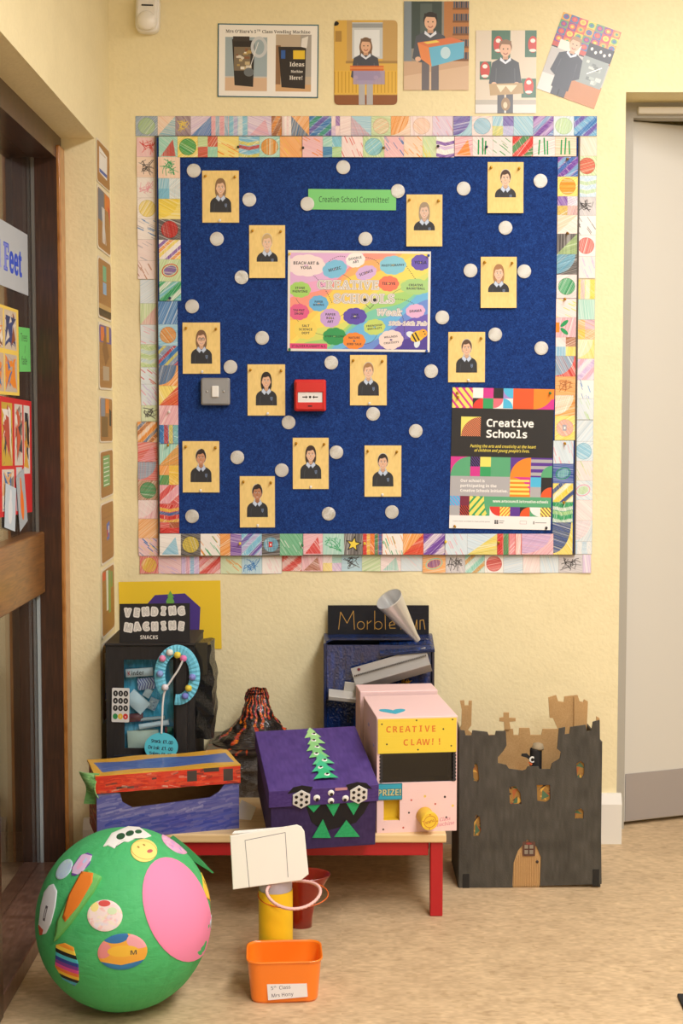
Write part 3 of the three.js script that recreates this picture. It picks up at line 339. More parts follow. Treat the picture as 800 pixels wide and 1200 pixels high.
// ---- black poster with geometric bands
{
  const r = rect(528, 455, 647, 620, BZ);
  const tex = cv(1190, 1660, (g, w) => {
    const c = { m: '#d6318f', y: '#efe16a', w: '#f3f0ec', k: '#1d1a19', v: '#5b2f93', o: '#f08a1f', r: '#e0392c', s: '#4dbbe2', g: '#2f9f5e', G: '#57a878', l: '#a78ad0', p: '#e86f7d', a: '#b0aeb0', n: '#7a1f3c', O: '#e8571f' };
    g.fillStyle = c.k; g.fillRect(0, 0, w, 1660);
    const R4 = (k, x, y, a, b) => { g.fillStyle = c[k]; g.fillRect(x, y, a, b); };
    const Qd = (k, x, y, a, cx, cy, h = a) => { g.save(); g.beginPath(); g.rect(x, y, a, h); g.clip(); g.fillStyle = c[k]; g.beginPath(); g.ellipse(x + cx * a, y + cy * h, a, h, 0, 0, 7); g.fill(); g.restore(); };
    const St = (k, x, y, a, h, n = 4, dir = 1) => { g.save(); g.beginPath(); g.rect(x, y, a, h); g.clip(); g.strokeStyle = c[k]; g.lineWidth = a / n / 2; for (let i = -n; i < n * 2; i++) { g.beginPath(); g.moveTo(x + i * a / n, y + (dir > 0 ? 0 : h)); g.lineTo(x + (i + n * 0.8) * a / n, y + (dir > 0 ? h : 0)); g.stroke(); } g.restore(); };
    const Ba = (k, x, y, a, h, n = 3) => { g.fillStyle = c[k]; for (let i = 0; i < n; i++) g.fillRect(x, y + (i + 0.25) * h / n, a, h / n / 2); };
    // top band 0..240
    R4('m', 0, 0, 240, 240); St('y', 0, 0, 240, 240, 3); R4('w', 240, 0, 120, 120); R4('m', 360, 0, 120, 120); R4('k', 480, 0, 115, 120); R4('l', 595, 0, 115, 120); Qd('s', 595, 0, 115, 1, 0); R4('k', 240, 120, 120, 120); Qd('r', 240, 120, 120, 1, 1); R4('v', 360, 120, 120, 120); Qd('g', 360, 120, 120, 0.5, 0.5); R4('w', 480, 120, 115, 120); Qd('p', 480, 120, 115, 0, 0); R4('w', 595, 120, 115, 120); Qd('s', 595, 120, 115, 0, 1); R4('O', 710, 0, 240, 240); R4('o', 950, 0, 240, 240); R4('m', 950, 120, 240, 120); Qd('o', 950, 0, 240, 0, 0);
    // header
    R4('y', 110, 340, 230, 230); g.save(); g.beginPath(); g.rect(110, 340, 230, 230); g.clip(); g.fillStyle = '#4a2418'; g.beginPath(); g.arc(340, 570, 226, 0, 7); g.fill(); g.restore(); g.save(); g.beginPath(); g.arc(340, 570, 226, Math.PI, 1.5 * Math.PI); g.lineTo(340, 570); g.clip(); g.strokeStyle = '#e58a5c'; g.lineWidth = 10; for (let i = -14; i < 30; i++) { g.beginPath(); g.moveTo(110 + i * 24, 340); g.lineTo(110 + i * 24 + 230, 570); g.stroke(); } g.restore();
    g.fillStyle = '#fbf7f0'; g.font = 'bold 116px monospace'; g.textBaseline = 'alphabetic'; const tx = (s, x, y, mx) => { g.strokeStyle = '#fbf7f0'; g.lineWidth = 5; g.strokeText(s, x, y, mx); g.fillText(s, x, y, mx); }; tx('Creative', 405, 450, 650); tx('Schools', 405, 578, 565);
    g.save(); g.transform(1, 0, -0.2, 1, 150, 0); g.fillStyle = '#ecd84e'; g.font = 'bold 48px sans-serif'; g.textAlign = 'center'; g.fillText('Putting the arts and creativity at the heart', 595, 700, 770); g.fillText('of children and young people\u2019s lives.', 595, 750, 650); g.restore();
    // middle bands 810..1040..1275
    R4('m', 0, 810, 230, 230); Qd('G', 0, 810, 230, 1, 1); R4('v', 230, 810, 115, 115); R4('m', 230, 925, 115, 115); St('k', 230, 810, 115, 115, 4); R4('y', 345, 810, 125, 115); R4('g', 345, 925, 125, 115); R4('G', 470, 810, 230, 230); R4('v', 700, 810, 240, 230); Qd('o', 700, 810, 240, 1, 1, 230); R4('v', 940, 810, 250, 230); Ba('a', 940, 810, 250, 230, 3); Qd('G', 1060, 900, 130, 1, 1, 140);
    R4('a', 0, 1040, 700, 235); R4('m', 700, 1040, 240, 235); Qd('o', 700, 1040, 240, 0, 1, 235); Ba('y', 700, 1060, 230, 200, 4); R4('s', 940, 1040, 125, 115); R4('a', 940, 1155, 125, 120); R4('k', 1065, 1040, 125, 235); Qd('O', 1065, 1155, 125, 1, 1, 120);
    g.fillStyle = '#f7f4ee'; g.font = 'bold 46px sans-serif'; g.textAlign = 'left'; ['Our school is', 'participating in the', 'Creative Schools Initiative.'].forEach((s, i) => g.fillText(s, 118, 1110 + i * 58, 560));
    R4('G', 0, 1275, 1190, 230); R4('l', 0, 1275, 120, 115); St('s', 0, 1275, 120, 115, 3); R4('n', 120, 1275, 110, 115); R4('a', 0, 1390, 120, 115); R4('r', 120, 1390, 110, 115); St('k', 120, 1390, 110, 115, 4); R4('g', 230, 1275, 240, 230); St('y', 230, 1275, 240, 230, 3, -1); Qd('G', 400, 1275, 70, 1, 0, 230); g.fillStyle = '#f7f4ee'; g.font = 'bold 44px sans-serif'; g.fillText('www.artscouncil.ie/creative-schools', 505, 1345, 650);
    R4('w', 470, 1395, 120, 110); Qd('r', 470, 1395, 120, 1, 0, 110); R4('O', 590, 1395, 120, 110); St('y', 590, 1395, 120, 110, 3, -1); R4('v', 710, 1395, 115, 110); R4('k', 825, 1395, 115, 110); Qd('O', 825, 1395, 115, 1, 1, 110); Qd('w', 940, 1395, 125, 1, 0, 110); R4('n', 1065, 1395, 125, 110); St('y', 1065, 1395, 125, 110, 3);
    R4('w', 0, 1505, 1190, 155); g.fillStyle = '#8d8a88'; g.font = '22px sans-serif'; g.fillText('Creative Schools is an initiative for schools and their partners', 40, 1582, 440); g.fillStyle = '#26242a'; g.fillRect(530, 1555, 44, 44); g.fillStyle = '#efece6'; g.fillRect(550, 1555, 4, 44); g.fillRect(530, 1575, 44, 4); g.fillStyle = '#8d8a88'; g.fillRect(584, 1560, 60, 8); g.fillRect(584, 1582, 50, 8); g.strokeStyle = '#a88a8a'; g.lineWidth = 3; g.strokeRect(830, 1560, 76, 34); g.fillRect(984, 1560, 16, 36); g.fillRect(1010, 1572, 130, 8);
  });
  const t = thing('poster', 'portrait poster with black header reading Creative Schools and bands of geometric shapes', 'poster', [r.x, r.y, FZ], 0);
  mesh('printed_sheet', sheet(r.w, r.h, { t: 0.0005, nx: 6, ny: 10, bend: (u, v) => 0.004 * v * v + 0.002 * u * u }), T(tex, 0.5), t); t.rotation.z = R(-1.1);
  [['gold', 535, 460, 'upper left'], ['gold', 536, 465, 'under the upper left'], ['green', 644, 460, 'upper right'], ['gold', 532, 616, 'lower left'], ['black', 640, 618, 'lower right']].forEach(([c, x, y, l]) => pin(c, x, y, FZ + 0.003, (l.startsWith('under') ? l : 'in the ' + l) + ' corner of the black headed poster', 'pins of the black headed poster'));
}
// ---- switch and fire call point
{
  const r = rect(236, 443, 270, 475, BZ), t = thing('switch_plate', 'grey metal clad wall switch with a white rocker', 'switch', [r.x, r.y, FZ]);
  mesh('metal_box', [cut(rrShape(r.w, r.h, 0.008), 0.02, { bevel: 0.003 })], M(0x8f9092, 0.45, { metalness: 0.55 }), t);
  mesh('front_plate', cut(rrShape(r.w - 0.008, r.h - 0.008, 0.006), 0.003, { bevel: 0.001 }).translate(0, 0, 0.0195), M(0x9a9b9c, 0.5, { metalness: 0.4 }), t);
  mesh('rocker', rbox(0.02, 0.033, 0.008, 0.0025, 0, 0, 0.024), M(0xeceae4, 0.35), t);
  for (const s of [-1, 1]) mesh('screw', lathe([[0, 0], [0.0034, 0], [0.0034, 0.001], [0.002, 0.002], [0, 0.0022]], 14).rotateX(Math.PI / 2).translate(s * 0.024, 0, 0.0222), MAT.steel, t);
  const q = rect(345, 445, 382, 482, BZ), f = thing('fire_call_point', 'red break-glass fire call point on the blue board', 'fire alarm', [q.x, q.y, FZ]), red = M(0xd22620, 0.4);
  mesh('housing', rbox(q.w, q.h, 0.03, 0.006, 0, 0, 0.015), red, f);
  mesh('front_cover', [rbox(q.w - 0.01, 0.03, 0.01, 0.003, 0, 0.024, 0.033), rbox(q.w - 0.01, 0.022, 0.008, 0.003, 0, -0.031, 0.032), rbox(0.006, 0.06, 0.009, 0.002, -q.w / 2 + 0.007, -0.008, 0.033), rbox(0.006, 0.06, 0.009, 0.002, q.w / 2 - 0.007, -0.008, 0.033)], red, f);
  mesh('glass_panel', plate(q.w - 0.022, 0.034, 0.003, 0.002).translate(0, -0.005, 0.031), T(cv(256, 128, (g, w, h) => { g.fillStyle = '#e9e6e2'; g.fillRect(0, 0, w, h); g.fillStyle = '#1c1a1a'; g.beginPath(); g.arc(128, 64, 13, 0, 7); g.fill(); for (const s of [-1, 1]) { g.fillRect(128 + s * 58 - 24, 58, 48, 12); g.beginPath(); g.moveTo(128 + s * 24, 64); g.lineTo(128 + s * 44, 46); g.lineTo(128 + s * 44, 82); g.fill(); } g.fillStyle = '#b5b0ac'; g.fillRect(0, 0, w, 12); }), 0.15), f);
  mesh('key_slot', box(0.012, 0.003, 0.002, 0, -0.031, 0.0365), MAT.black, f);
}
// ---------------------------------------------------------------- prints above the board
const fillR = (g, c, x, y, w, h) => { g.fillStyle = c; g.fillRect(x, y, w, h); };
const oval = (g, c, x, y, a, b, r = 0) => { g.fillStyle = c; g.beginPath(); g.ellipse(x, y, a, b, r, 0, 7); g.fill(); };
const area = (g, c, pts) => { g.fillStyle = c; g.beginPath(); pts.forEach((p, i) => (i ? g.lineTo(p[0], p[1]) : g.moveTo(p[0], p[1]))); g.closePath(); g.fill(); };
function child(g, x, y, s, { hair, skin = '#e2b596', top = '#33353c', legs = '#4a4c54', long, arms = 1 }) {   // standing child; (x, y) = chin, s = head height
  if (long) { oval(g, hair, x, y - s * 0.35, s * 0.46, s * 0.62); fillR(g, hair, x - s * 0.42, y - s * 0.4, s * 0.84, s * 0.75); }
  fillR(g, legs, x - s * 0.5, y + s * 1.8, s * 0.44, s * 2.2); fillR(g, legs, x + s * 0.06, y + s * 1.8, s * 0.44, s * 2.2);
  area(g, top, [[x - s * 0.3, y + s * 0.1], [x + s * 0.3, y + s * 0.1], [x + s * 0.85, y + s * 0.4], [x + s * 1.05, y + s * 1.7], [x + s * 0.65, y + s * 1.95], [x - s * 0.65, y + s * 1.95], [x - s * 1.05, y + s * 1.7], [x - s * 0.85, y + s * 0.4]]);
  g.strokeStyle = tone(top, 20); g.lineWidth = s * 0.06; g.beginPath(); g.moveTo(x - s * 0.62, y + s * 1.8); g.lineTo(x - s * 0.58, y + s * 0.75); g.moveTo(x + s * 0.62, y + s * 1.8); g.lineTo(x + s * 0.58, y + s * 0.75); g.stroke();
  fillR(g, tone(skin, -25), x - s * 0.17, y - s * 0.15, s * 0.34, s * 0.36); area(g, '#dfe5f0', [[x - s * 0.32, y + s * 0.06], [x, y + s * 0.36], [x + s * 0.32, y + s * 0.06], [x + s * 0.36, y + s * 0.26], [x, y + s * 0.5], [x - s * 0.36, y + s * 0.26]]);
  oval(g, hair, x, y - s * 0.58, s * 0.41, s * 0.46); oval(g, skin, x, y - s * 0.42, s * 0.35, s * 0.46); area(g, hair, [[x - s * 0.38, y - s * 0.5], [x - s * 0.36, y - s * 0.95], [x + s * 0.36, y - s * 0.95], [x + s * 0.38, y - s * 0.5], [x + s * 0.25, y - s * 0.72], [x - s * 0.25, y - s * 0.75]]);
  for (const k of [-1, 1]) { oval(g, '#2e241e', x + k * s * 0.14, y - s * 0.45, s * 0.045, s * 0.04); if (arms) oval(g, skin, x + k * s * 0.72, y + s * 1.75, s * 0.17, s * 0.14); }
  g.strokeStyle = '#a3524a'; g.lineWidth = s * 0.05; g.beginPath(); g.arc(x, y - s * 0.26, s * 0.14, 0.3, 2.8); g.stroke();
}
function wallPrint(name, label, category, tex, x, y, w, h, rot, { r = 0.001, rough = 0.35, bend } = {}) {
  const a = P(x, y, 0), s = rect(x - w / 2, y - h / 2, x + w / 2, y + h / 2, 0);
  const g = r > 0.002 ? plate(s.w, s.h, 0.0007, r) : sheet(s.w, s.h, { t: 0.0005, nx: 8, ny: 8, bend });
  const o = mesh(name, g, T(tex, rough), scene); o.position.set(a.x, a.y, 0.001); o.rotation.z = R(rot); return tag(o, label, category, 'prints taped above the board');
}
wallPrint('printed_sheet', 'landscape white sheet with teal border, a title and two vending machine photos', 'sheet', cv(1416, 1050, (g, w, h) => {
  fillR(g, '#24606e', 0, 0, w, h); fillR(g, '#f1eee7', 16, 16, w - 32, h - 32);
  g.fillStyle = '#2a2523'; g.font = 'bold 62px serif'; g.textBaseline = 'alphabetic'; g.fillText('Mrs O\u2019Hara\u2019s 5', 110, 130, 430); g.font = 'bold 34px serif'; g.fillText('TH', 548, 104); g.font = 'bold 62px serif'; g.fillText('Class Vending Machine', 620, 130, 680);
  const L = [105, 190, 590, 770]; fillR(g, '#c9c4bc', ...L); fillR(g, '#9fb0b8', 105, 190, 590, 560); fillR(g, '#d8b898', 105, 770, 590, 190); area(g, '#2a2522', [[200, 220], [520, 240], [500, 900], [240, 880]]); fillR(g, '#3a332f', 215, 180, 230, 70); fillR(g, '#7d6e58', 230, 330, 230, 340); for (let i = 0; i < 16; i++) fillR(g, ['#d8cfbd', '#b59a5c', '#e9e2d6', '#8a5a3c', '#c7b48a'][i % 5], 235 + rr(0, 170), 340 + rr(0, 290), rr(30, 80), rr(20, 50)); g.strokeStyle = '#c9cdd0'; g.lineWidth = 44; g.beginPath(); g.ellipse(580, 330, 95, 130, 0, 0, 7); g.stroke(); g.strokeStyle = '#e9e9e6'; g.lineWidth = 10; g.beginPath(); g.moveTo(570, 260); g.lineTo(450, 640); g.stroke(); oval(g, '#6d7377', 440, 690, 70, 62);
  fillR(g, '#bfae97', 815, 145, 500, 815); fillR(g, '#a9a39a', 1160, 145, 155, 600); fillR(g, '#8d6a48', 815, 300, 70, 660); fillR(g, '#d3a878', 815, 860, 500, 100); area(g, '#2a2320', [[850, 320], [1240, 320], [1230, 920], [900, 900]]); fillR(g, '#e8c334', 1060, 370, 165, 125); fillR(g, '#2f5ba3', 890, 370, 60, 120); g.fillStyle = '#efeae0'; g.font = 'bold 84px serif'; g.fillText('Ideas', 1010, 600, 210); g.font = 'bold 50px serif'; g.fillText('Machine', 1030, 690, 170); g.font = 'bold 78px serif'; g.fillText('Here!', 1010, 790, 190); area(g, '#e6e2dc', [[1180, 200], [1270, 165], [1250, 340], [1170, 320]]);
}), 314, 71.5, 118, 86, -0.7, { bend: (u, v) => 0.004 * u * u });
wallPrint('photo_print', 'round cornered laminated photo of a girl holding a box before a yellow radiator', 'photo print', cv(600, 792, (g, w, h) => {
  fillR(g, '#dcb257', 0, 0, w, h); fillR(g, '#c9cfd2', 150, 20, 330, 340); fillR(g, '#9da2a4', 130, 30, 340, 40); fillR(g, '#e6ebee', 190, 90, 240, 250); fillR(g, '#c7a468', 120, 0, 50, 390); fillR(g, '#c7a468', 460, 0, 140, 390); fillR(g, '#a98752', 110, 380, 490, 24); fillR(g, '#e3b84f', 0, 470, w, 220); for (let x = 0; x < w; x += 34) fillR(g, '#c8983a', x, 480, 9, 200); fillR(g, '#8f5a38', 0, 700, w, 92); oval(g, '#2a2624', 10, 30, 34, 22); fillR(g, '#b08a48', 10, 100, 60, 100);
  child(g, 300, 300, 135, { hair: '#7b6250', top: '#4e525c', legs: '#b5b3b4', long: 1 }); g.globalAlpha = 0.9; fillR(g, '#a99cc0', 180, 470, 300, 130); fillR(g, '#d9713c', 150, 425, 320, 48); fillR(g, '#e79a58', 150, 440, 320, 14); g.globalAlpha = 1;
}), 428.5, 73.5, 74, 99, 0, { r: 0.014, rough: 0.2 });
wallPrint('photo_print', 'photo of a dark haired boy holding a sky blue and orange box', 'photo print', cv(600, 832, (g, w, h) => {
  fillR(g, '#8e8a80', 0, 0, w, h); fillR(g, '#3c4a44', 70, 0, 280, 440); fillR(g, '#55625c', 150, 20, 110, 400); fillR(g, '#b77a44', 370, 0, 230, 640); for (let y = 60; y < 600; y += 120) { fillR(g, '#7f5430', 450, y, 150, 18); for (let x = 456; x < 600; x += 22) fillR(g, ['#5c6068', '#8a8e98', '#3e4250', '#a79a88'][(x + y) % 4], x, y - 64, 18, 64); } fillR(g, '#c9a686', 0, 560, w, 272); area(g, '#d6b797', [[0, 832], [0, 700], [600, 600], [600, 832]]); fillR(g, '#7d8a93', 0, 0, 70, 560);
  child(g, 245, 262, 158, { hair: '#2c241f', top: '#4d5158', legs: '#6a6468' }); area(g, '#69b7d6', [[230, 430], [560, 375], [555, 530], [258, 610]]); area(g, '#e48a4c', [[125, 385], [230, 430], [258, 610], [160, 540]]); area(g, '#d97848', [[125, 385], [440, 335], [560, 375], [230, 430]]); area(g, '#e8cf5a', [[180, 382], [300, 362], [330, 380], [220, 398]]); g.globalAlpha = 0.7; oval(g, '#e8f0f2', 385, 480, 46, 56); g.globalAlpha = 1;
}), 511, 54, 76, 104, 0, { rough: 0.3, bend: (u, v) => 0.004 * (u * u + v * v) });
wallPrint('photo_print', 'photo of a fair haired boy holding a cardboard model before a green and beige wall', 'photo print', cv(580, 776, (g, w, h) => {
  fillR(g, '#d8cbb6', 0, 0, w, h); fillR(g, '#47705a', 150, 0, 180, 270); fillR(g, '#47705a', 470, 0, 110, 250); fillR(g, '#47705a', 40, 290, 110, 170); fillR(g, '#47705a', 440, 450, 140, 180); fillR(g, '#d9d6d0', 0, 690, w, 86); fillR(g, '#b7b1a6', 0, 650, 580, 44);
  for (const [x, y] of [[215, 130], [545, 130], [90, 370], [510, 520]]) { oval(g, '#c8402f', x, y, 46, 78); oval(g, '#ece7dd', x, y - 34, 24, 20); oval(g, '#ece7dd', x, y + 56, 34, 14); }
  child(g, 285, 240, 150, { hair: '#8c6848', top: '#474b50', legs: '#55565c' }); area(g, '#b79a6e', [[130, 500], [450, 490], [460, 590], [140, 610]]); area(g, '#e3d6b8', [[200, 510], [240, 580], [290, 520], [340, 580], [400, 510]]); oval(g, '#9a7c54', 290, 690, 44, 62); oval(g, '#d8c8a8', 286, 700, 20, 30);
}), 592.5, 84.5, 71, 97, 0, { rough: 0.3, bend: (u, v) => 0.005 * v * v });
wallPrint('photo_print', 'tilted photo of a fair haired boy beside a black machine under colourful painted rings', 'photo print', cv(580, 770, (g, w, h) => {
  fillR(g, '#c0452f', 0, 0, w, 330); const cs = ['#e5a32e', '#7a3b86', '#e2c63c', '#3d6d9c', '#d7622c', '#5a9a60', '#c33c4a']; for (let y = 0; y < 4; y++) for (let x = 0; x < 7; x++) { const c = (x * 3 + y * 5) % 7; fillR(g, cs[c], x * 84, y * 72, 80, 68); oval(g, cs[(c + 3) % 7], x * 84 + 40, y * 72 + 34, 30, 26); oval(g, cs[(c + 1) % 7], x * 84 + 40, y * 72 + 34, 15, 13); } fillR(g, '#e5dcd0', 60, 250, 210, 90); fillR(g, '#b9b5b0', 0, 340, w, 300); fillR(g, '#b8773c', 240, 560, 340, 210); fillR(g, '#d8d3ce', 0, 600, 190, 170);
  fillR(g, '#262322', 330, 190, 250, 130); fillR(g, '#8f9894', 320, 320, 250, 260); for (let i = 0; i < 12; i++) fillR(g, ['#c5c9c2', '#6f7773', '#a9b3ac'][i % 3], 330 + rr(0, 190), 335 + rr(0, 210), rr(20, 60), rr(14, 40)); g.strokeStyle = '#e8e8e4'; g.lineWidth = 10; g.beginPath(); g.moveTo(400, 480); g.lineTo(520, 380); g.stroke(); for (let i = 0; i < 5; i++) oval(g, '#e8e4dc', 370 + i * 44, 240 + (i % 2) * 22, 13, 16);
  child(g, 205, 320, 138, { hair: '#a87f56', top: '#2f3138', legs: '#33353c', arms: 0 }); fillR(g, '#2f3138', 120, 500, 170, 200);
}), 678, 71, 72, 95, -19.4, { rough: 0.3 });

// ---------------------------------------------------------------- motion sensor
{
  const r = rect(159, -6, 187, 39, 0.02), t = thing('motion_sensor', 'white rounded motion sensor high in the corner of the wall', 'sensor', [r.x, r.y, 0.0005]);
  const s = rrShape(r.w, r.h, 0.026), w = M(0xe7e3da, 0.4);
  mesh('back_housing', cut(s, 0.03, { bevel: 0.006, curve: 10 }), w, t);
  mesh('front_cover', cut(rrShape(r.w - 0.01, r.h - 0.012, 0.024), 0.018, { bevel: 0.006, curve: 10 }).translate(0, 0, 0.026), w, t);
  mesh('lens', new THREE.SphereGeometry(0.027, 24, 14).scale(1, 1, 0.55).translate(0, -0.024, 0.042), M(0xf0ece3, 0.25), t);
  mesh('dark_slot', rbox(0.034, 0.004, 0.003, 0.001, 0.002, 0.018, 0.0445), MAT.black, t); t.rotation.z = R(-2);
}

// ---------------------------------------------------------------- cards down the left wall
const cardPic = (k) => cv(420, 512, (g, w, h) => {
  fillR(g, '#e6dcc6', 0, 0, w, h); g.save(); g.beginPath(); g.roundRect(12, 16, w - 24, h - 32, 36); g.clip(); fillR(g, '#a97c42', 0, 0, w, h);
  for (let i = 0; i < 60; i++) { g.globalAlpha = 0.12; fillR(g, rnd() < 0.5 ? '#8a6030' : '#c49a5c', 0, rr(0, h), w, rr(2, 8)); } g.globalAlpha = 1;
  ({ a: () => { area(g, '#eceae6', [[80, 70], [330, 110], [320, 400], [70, 380]]); fillR(g, '#4a62b0', 80, 330, 240, 40); fillR(g, '#c9b8a8', 100, 130, 180, 14); },
    b: () => { fillR(g, '#6f7480', 30, 20, 180, 250); fillR(g, '#d97a2c', 240, 20, 180, 130); area(g, '#c9402f', [[330, 100], [400, 120], [400, 260]]); g.strokeStyle = '#d5d3d0'; g.lineWidth = 18; for (let i = 0; i < 6; i++) { g.beginPath(); g.moveTo(180 + rr(-60, 60), 150); g.lineTo(200 + rr(-70, 70), 440); g.stroke(); } },
    c: () => { fillR(g, '#76b68c', 150, 60, 110, 130); fillR(g, '#8fb3d6', 150, 200, 110, 100); fillR(g, '#4b3a20', 0, 430, w, 60); fillR(g, '#caa668', 0, 390, w, 40); },
    d: () => { fillR(g, '#6b5f9a', 20, 20, w, 130); fillR(g, '#e07a34', 60, 30, 110, 110); fillR(g, '#d9a53a', 240, 20, 90, 120); area(g, '#8a6030', [[190, 60], [330, 250], [200, 330], [110, 200]]); fillR(g, '#b7a58a', 120, 330, 200, 110); },
    e: () => { fillR(g, '#8a8f9c', 40, 20, 130, 200); fillR(g, '#e08a2c', 190, 20, 110, 160); area(g, '#2a2320', [[300, 120], [380, 160], [370, 330], [310, 320]]); fillR(g, '#7d6236', 60, 220, 200, 230); },
    f: () => { fillR(g, '#7fb070', 90, 60, 220, 330); g.fillStyle = '#dfeed8'; for (let y = 90; y < 370; y += 46) g.fillRect(110, y, 120 + rr(0, 70), 12); },
    g: () => { area(g, '#5a6fb8', [[180, 190], [280, 170], [270, 320], [190, 330]]); fillR(g, '#b8434c', 190, 240, 40, 60); fillR(g, '#e3ddd3', 236, 210, 24, 60); },
    h: () => { fillR(g, '#d2552f', 40, 30, 90, 60); fillR(g, '#dfe6d2', 150, 30, 60, 300); fillR(g, '#86a85a', 220, 40, 70, 320); fillR(g, '#7e9a52', 300, 60, 60, 120); } })[k]();
  g.restore();
});
[['a', 170, 222, 'with a white and blue paper on cardboard, topmost'], ['b', 223, 298, 'with grey tangle and orange corner, second from top'], ['c', 303, 376, 'with a small green and blue label, third from top'], ['d', 378, 458, 'with orange and violet top, beside the rainbow poster height'], ['e', 464, 520, 'with a dark figure and orange patch'], ['f', 526, 585, 'with a green written sheet'], ['g', 587, 662, 'with a tiny blue and red picture'], ['h', 664, 748, 'with red and green strips, lowest of the flat ones']].forEach(([k, y0, y1, l], i) => {
  const a = PX(122, y0, WX), b = PX(122, y1, WX), o = mesh('cardboard_card', plate(0.216, a.y - b.y - 0.006, 0.0012, 0.012), T(cardPic(k), 0.55), scene);
  o.position.set(WX + 0.001, (a.y + b.y) / 2, 0.126); o.rotation.set(0, Math.PI / 2, R([0.6, -0.8, 0, 0.5, -0.6, 1.2, 0.8, 0.6][i]), 'YXZ'); tag(o, 'brown card ' + l + ', on the left wall', 'card', 'cards down the left wall');
});
{ const a = PX(122, 752, WX), b = PX(122, 846, WX), o = mesh('cardboard_card', sheet(0.22, a.y - b.y, { t: 0.0012, nx: 14, ny: 6, bend: (u, v) => 0.022 * Math.pow(u + 0.5, 2) * (0.5 - v) }), T(cardPic('a'), 0.6), scene);
  o.position.set(WX + 0.001, (a.y + b.y) / 2, 0.13); o.rotation.y = Math.PI / 2; tag(o, 'brown card curling off the left wall beside the black vending machine', 'card', 'cards down the left wall'); }

// ---------------------------------------------------------------- papers stuck on the glass screen
function glassPaper(name, label, category, tex, z0, z1, y0, y1, o = {}) {
  const m = mesh(name, sheet(z1 - z0, y1 - y0, { t: 0.0005, nx: 6, ny: 6, ...o }), T(tex, 0.6), scene);
  m.position.set(GX + 0.0034 + (o.off || 0), (y0 + y1) / 2, (z0 + z1) / 2); m.rotation.set(0, Math.PI / 2, R(o.rot || 0), 'YXZ'); return tag(m, label, category, 'papers on the glass screen');
}
glassPaper('paper_sign', 'pale paper sign with blue serif lettering on the dark glass screen', 'sign', cv(1024, 384, (g, w, h) => { fillR(g, '#b9bfc6', 0, 0, w, h); g.textBaseline = 'middle'; g.font = 'bold 215px serif'; g.fillStyle = '#9aa0e0'; g.fillText('and', 30, 205, 300); g.fillStyle = g.strokeStyle = '#2a4fd0'; g.lineWidth = 14; g.lineJoin = 'round'; g.strokeText('Feet', 385, 205, 500); g.fillText('Feet', 385, 205, 500); g.fillStyle = '#8088dc'; g.fillText('F', 385, 205, 125); }), 0.378, 0.80, 1.592, 1.752);
const snap = (g, x, y, w, h, cs) => { g.save(); g.beginPath(); g.rect(x, y, w, h); g.clip(); fillR(g, cs[0], x, y, w, h); for (let i = 0; i < 22; i++) { const c = cs[1 + i % (cs.length - 1)]; area(g, c, [[x + rr(0, 1) * w, y + rr(0, 1) * h], [x + rr(0, 1) * w, y + rr(0, 1) * h], [x + rr(0, 1) * w, y + rr(0, 1) * h]]); } g.restore(); };
glassPaper('photo_sheet', 'yellow sheet with photos of children and orange boxes on the glass screen', 'sheet', cv(768, 560, (g, w, h) => { fillR(g, '#efcf5c', 0, 0, w, h); snap(g, 30, 20, 330, 250, ['#c9b49a', '#3d4f8a', '#e08a3c', '#7a4a2c', '#e8dccb']); snap(g, 390, 20, 320, 250, ['#cfc0aa', '#34447c', '#8a4a2c', '#2f3a6a', '#d8cfc2']); snap(g, 30, 300, 330, 240, ['#c9b49a', '#e08a3c', '#3d6fa8', '#d8cfc2']); snap(g, 390, 300, 320, 240, ['#c4b6a8', '#ea8a24', '#ea8a24', '#4a6fb0', '#b5a89a']); }), 0.497, 0.80, 1.326, 1.545);
glassPaper('paper_note', 'small bright green handwritten note on the glass screen', 'note', cv(256, 256, (g, w, h) => { fillR(g, '#6fcf72', 0, 0, w, h); g.fillStyle = '#24492c'; g.font = '64px sans-serif'; g.fillText('Trees', 40, 80, 180); g.fillText('/', 120, 150); g.fillText('fade', 50, 215, 160); }), 0.366, 0.492, 1.39, 1.505, { rot: 2 });
glassPaper('photo_sheet', 'red sheet with four snapshots on the glass screen', 'sheet', cv(768, 660, (g, w, h) => { fillR(g, '#d0242a', 0, 0, w, h); snap(g, 570, 30, 150, 400, ['#d9d6d2', '#22242c', '#e0a83c', '#2a2c34', '#e88a2c', '#b5b0ac']); snap(g, 350, 30, 190, 350, ['#d5cdc2', '#3c3f44', '#c95a3a', '#8a7c70', '#e8e2da']); snap(g, 60, 30, 240, 350, ['#c9a83c', '#3c3f44', '#e8e2da', '#b54a3a']); fillR(g, '#c9cdd6', 380, 390, 140, 250); oval(g, '#d8cfc0', 450, 450, 36, 60); snap(g, 60, 400, 270, 230, ['#dcd3c4', '#3d6fa8', '#8a7c70', '#d9a878']); }), 0.366, 0.72, 1.022, 1.318, { rot: -1.5 });
const tagTex = (c, d) => cv(128, 256, (g, w, h) => { fillR(g, c, 0, 0, w, h); oval(g, d, 64, 150, 26, 74); oval(g, d, 64, 60, 12, 40); });
glassPaper('paper_tag', 'grey paper tag with an orange shape dangling under the red sheet', 'tag', tagTex('#aab4bc', '#f0761e'), 0.455, 0.545, 0.985, 1.13, { rot: 14, off: 0.003 });
glassPaper('paper_tag', 'pale blue paper tag under the red sheet, nearer the mullion', 'tag', tagTex('#c3d3df', '#dfe4ea'), 0.57, 0.68, 0.99, 1.1, { rot: -10, off: 0.003 });
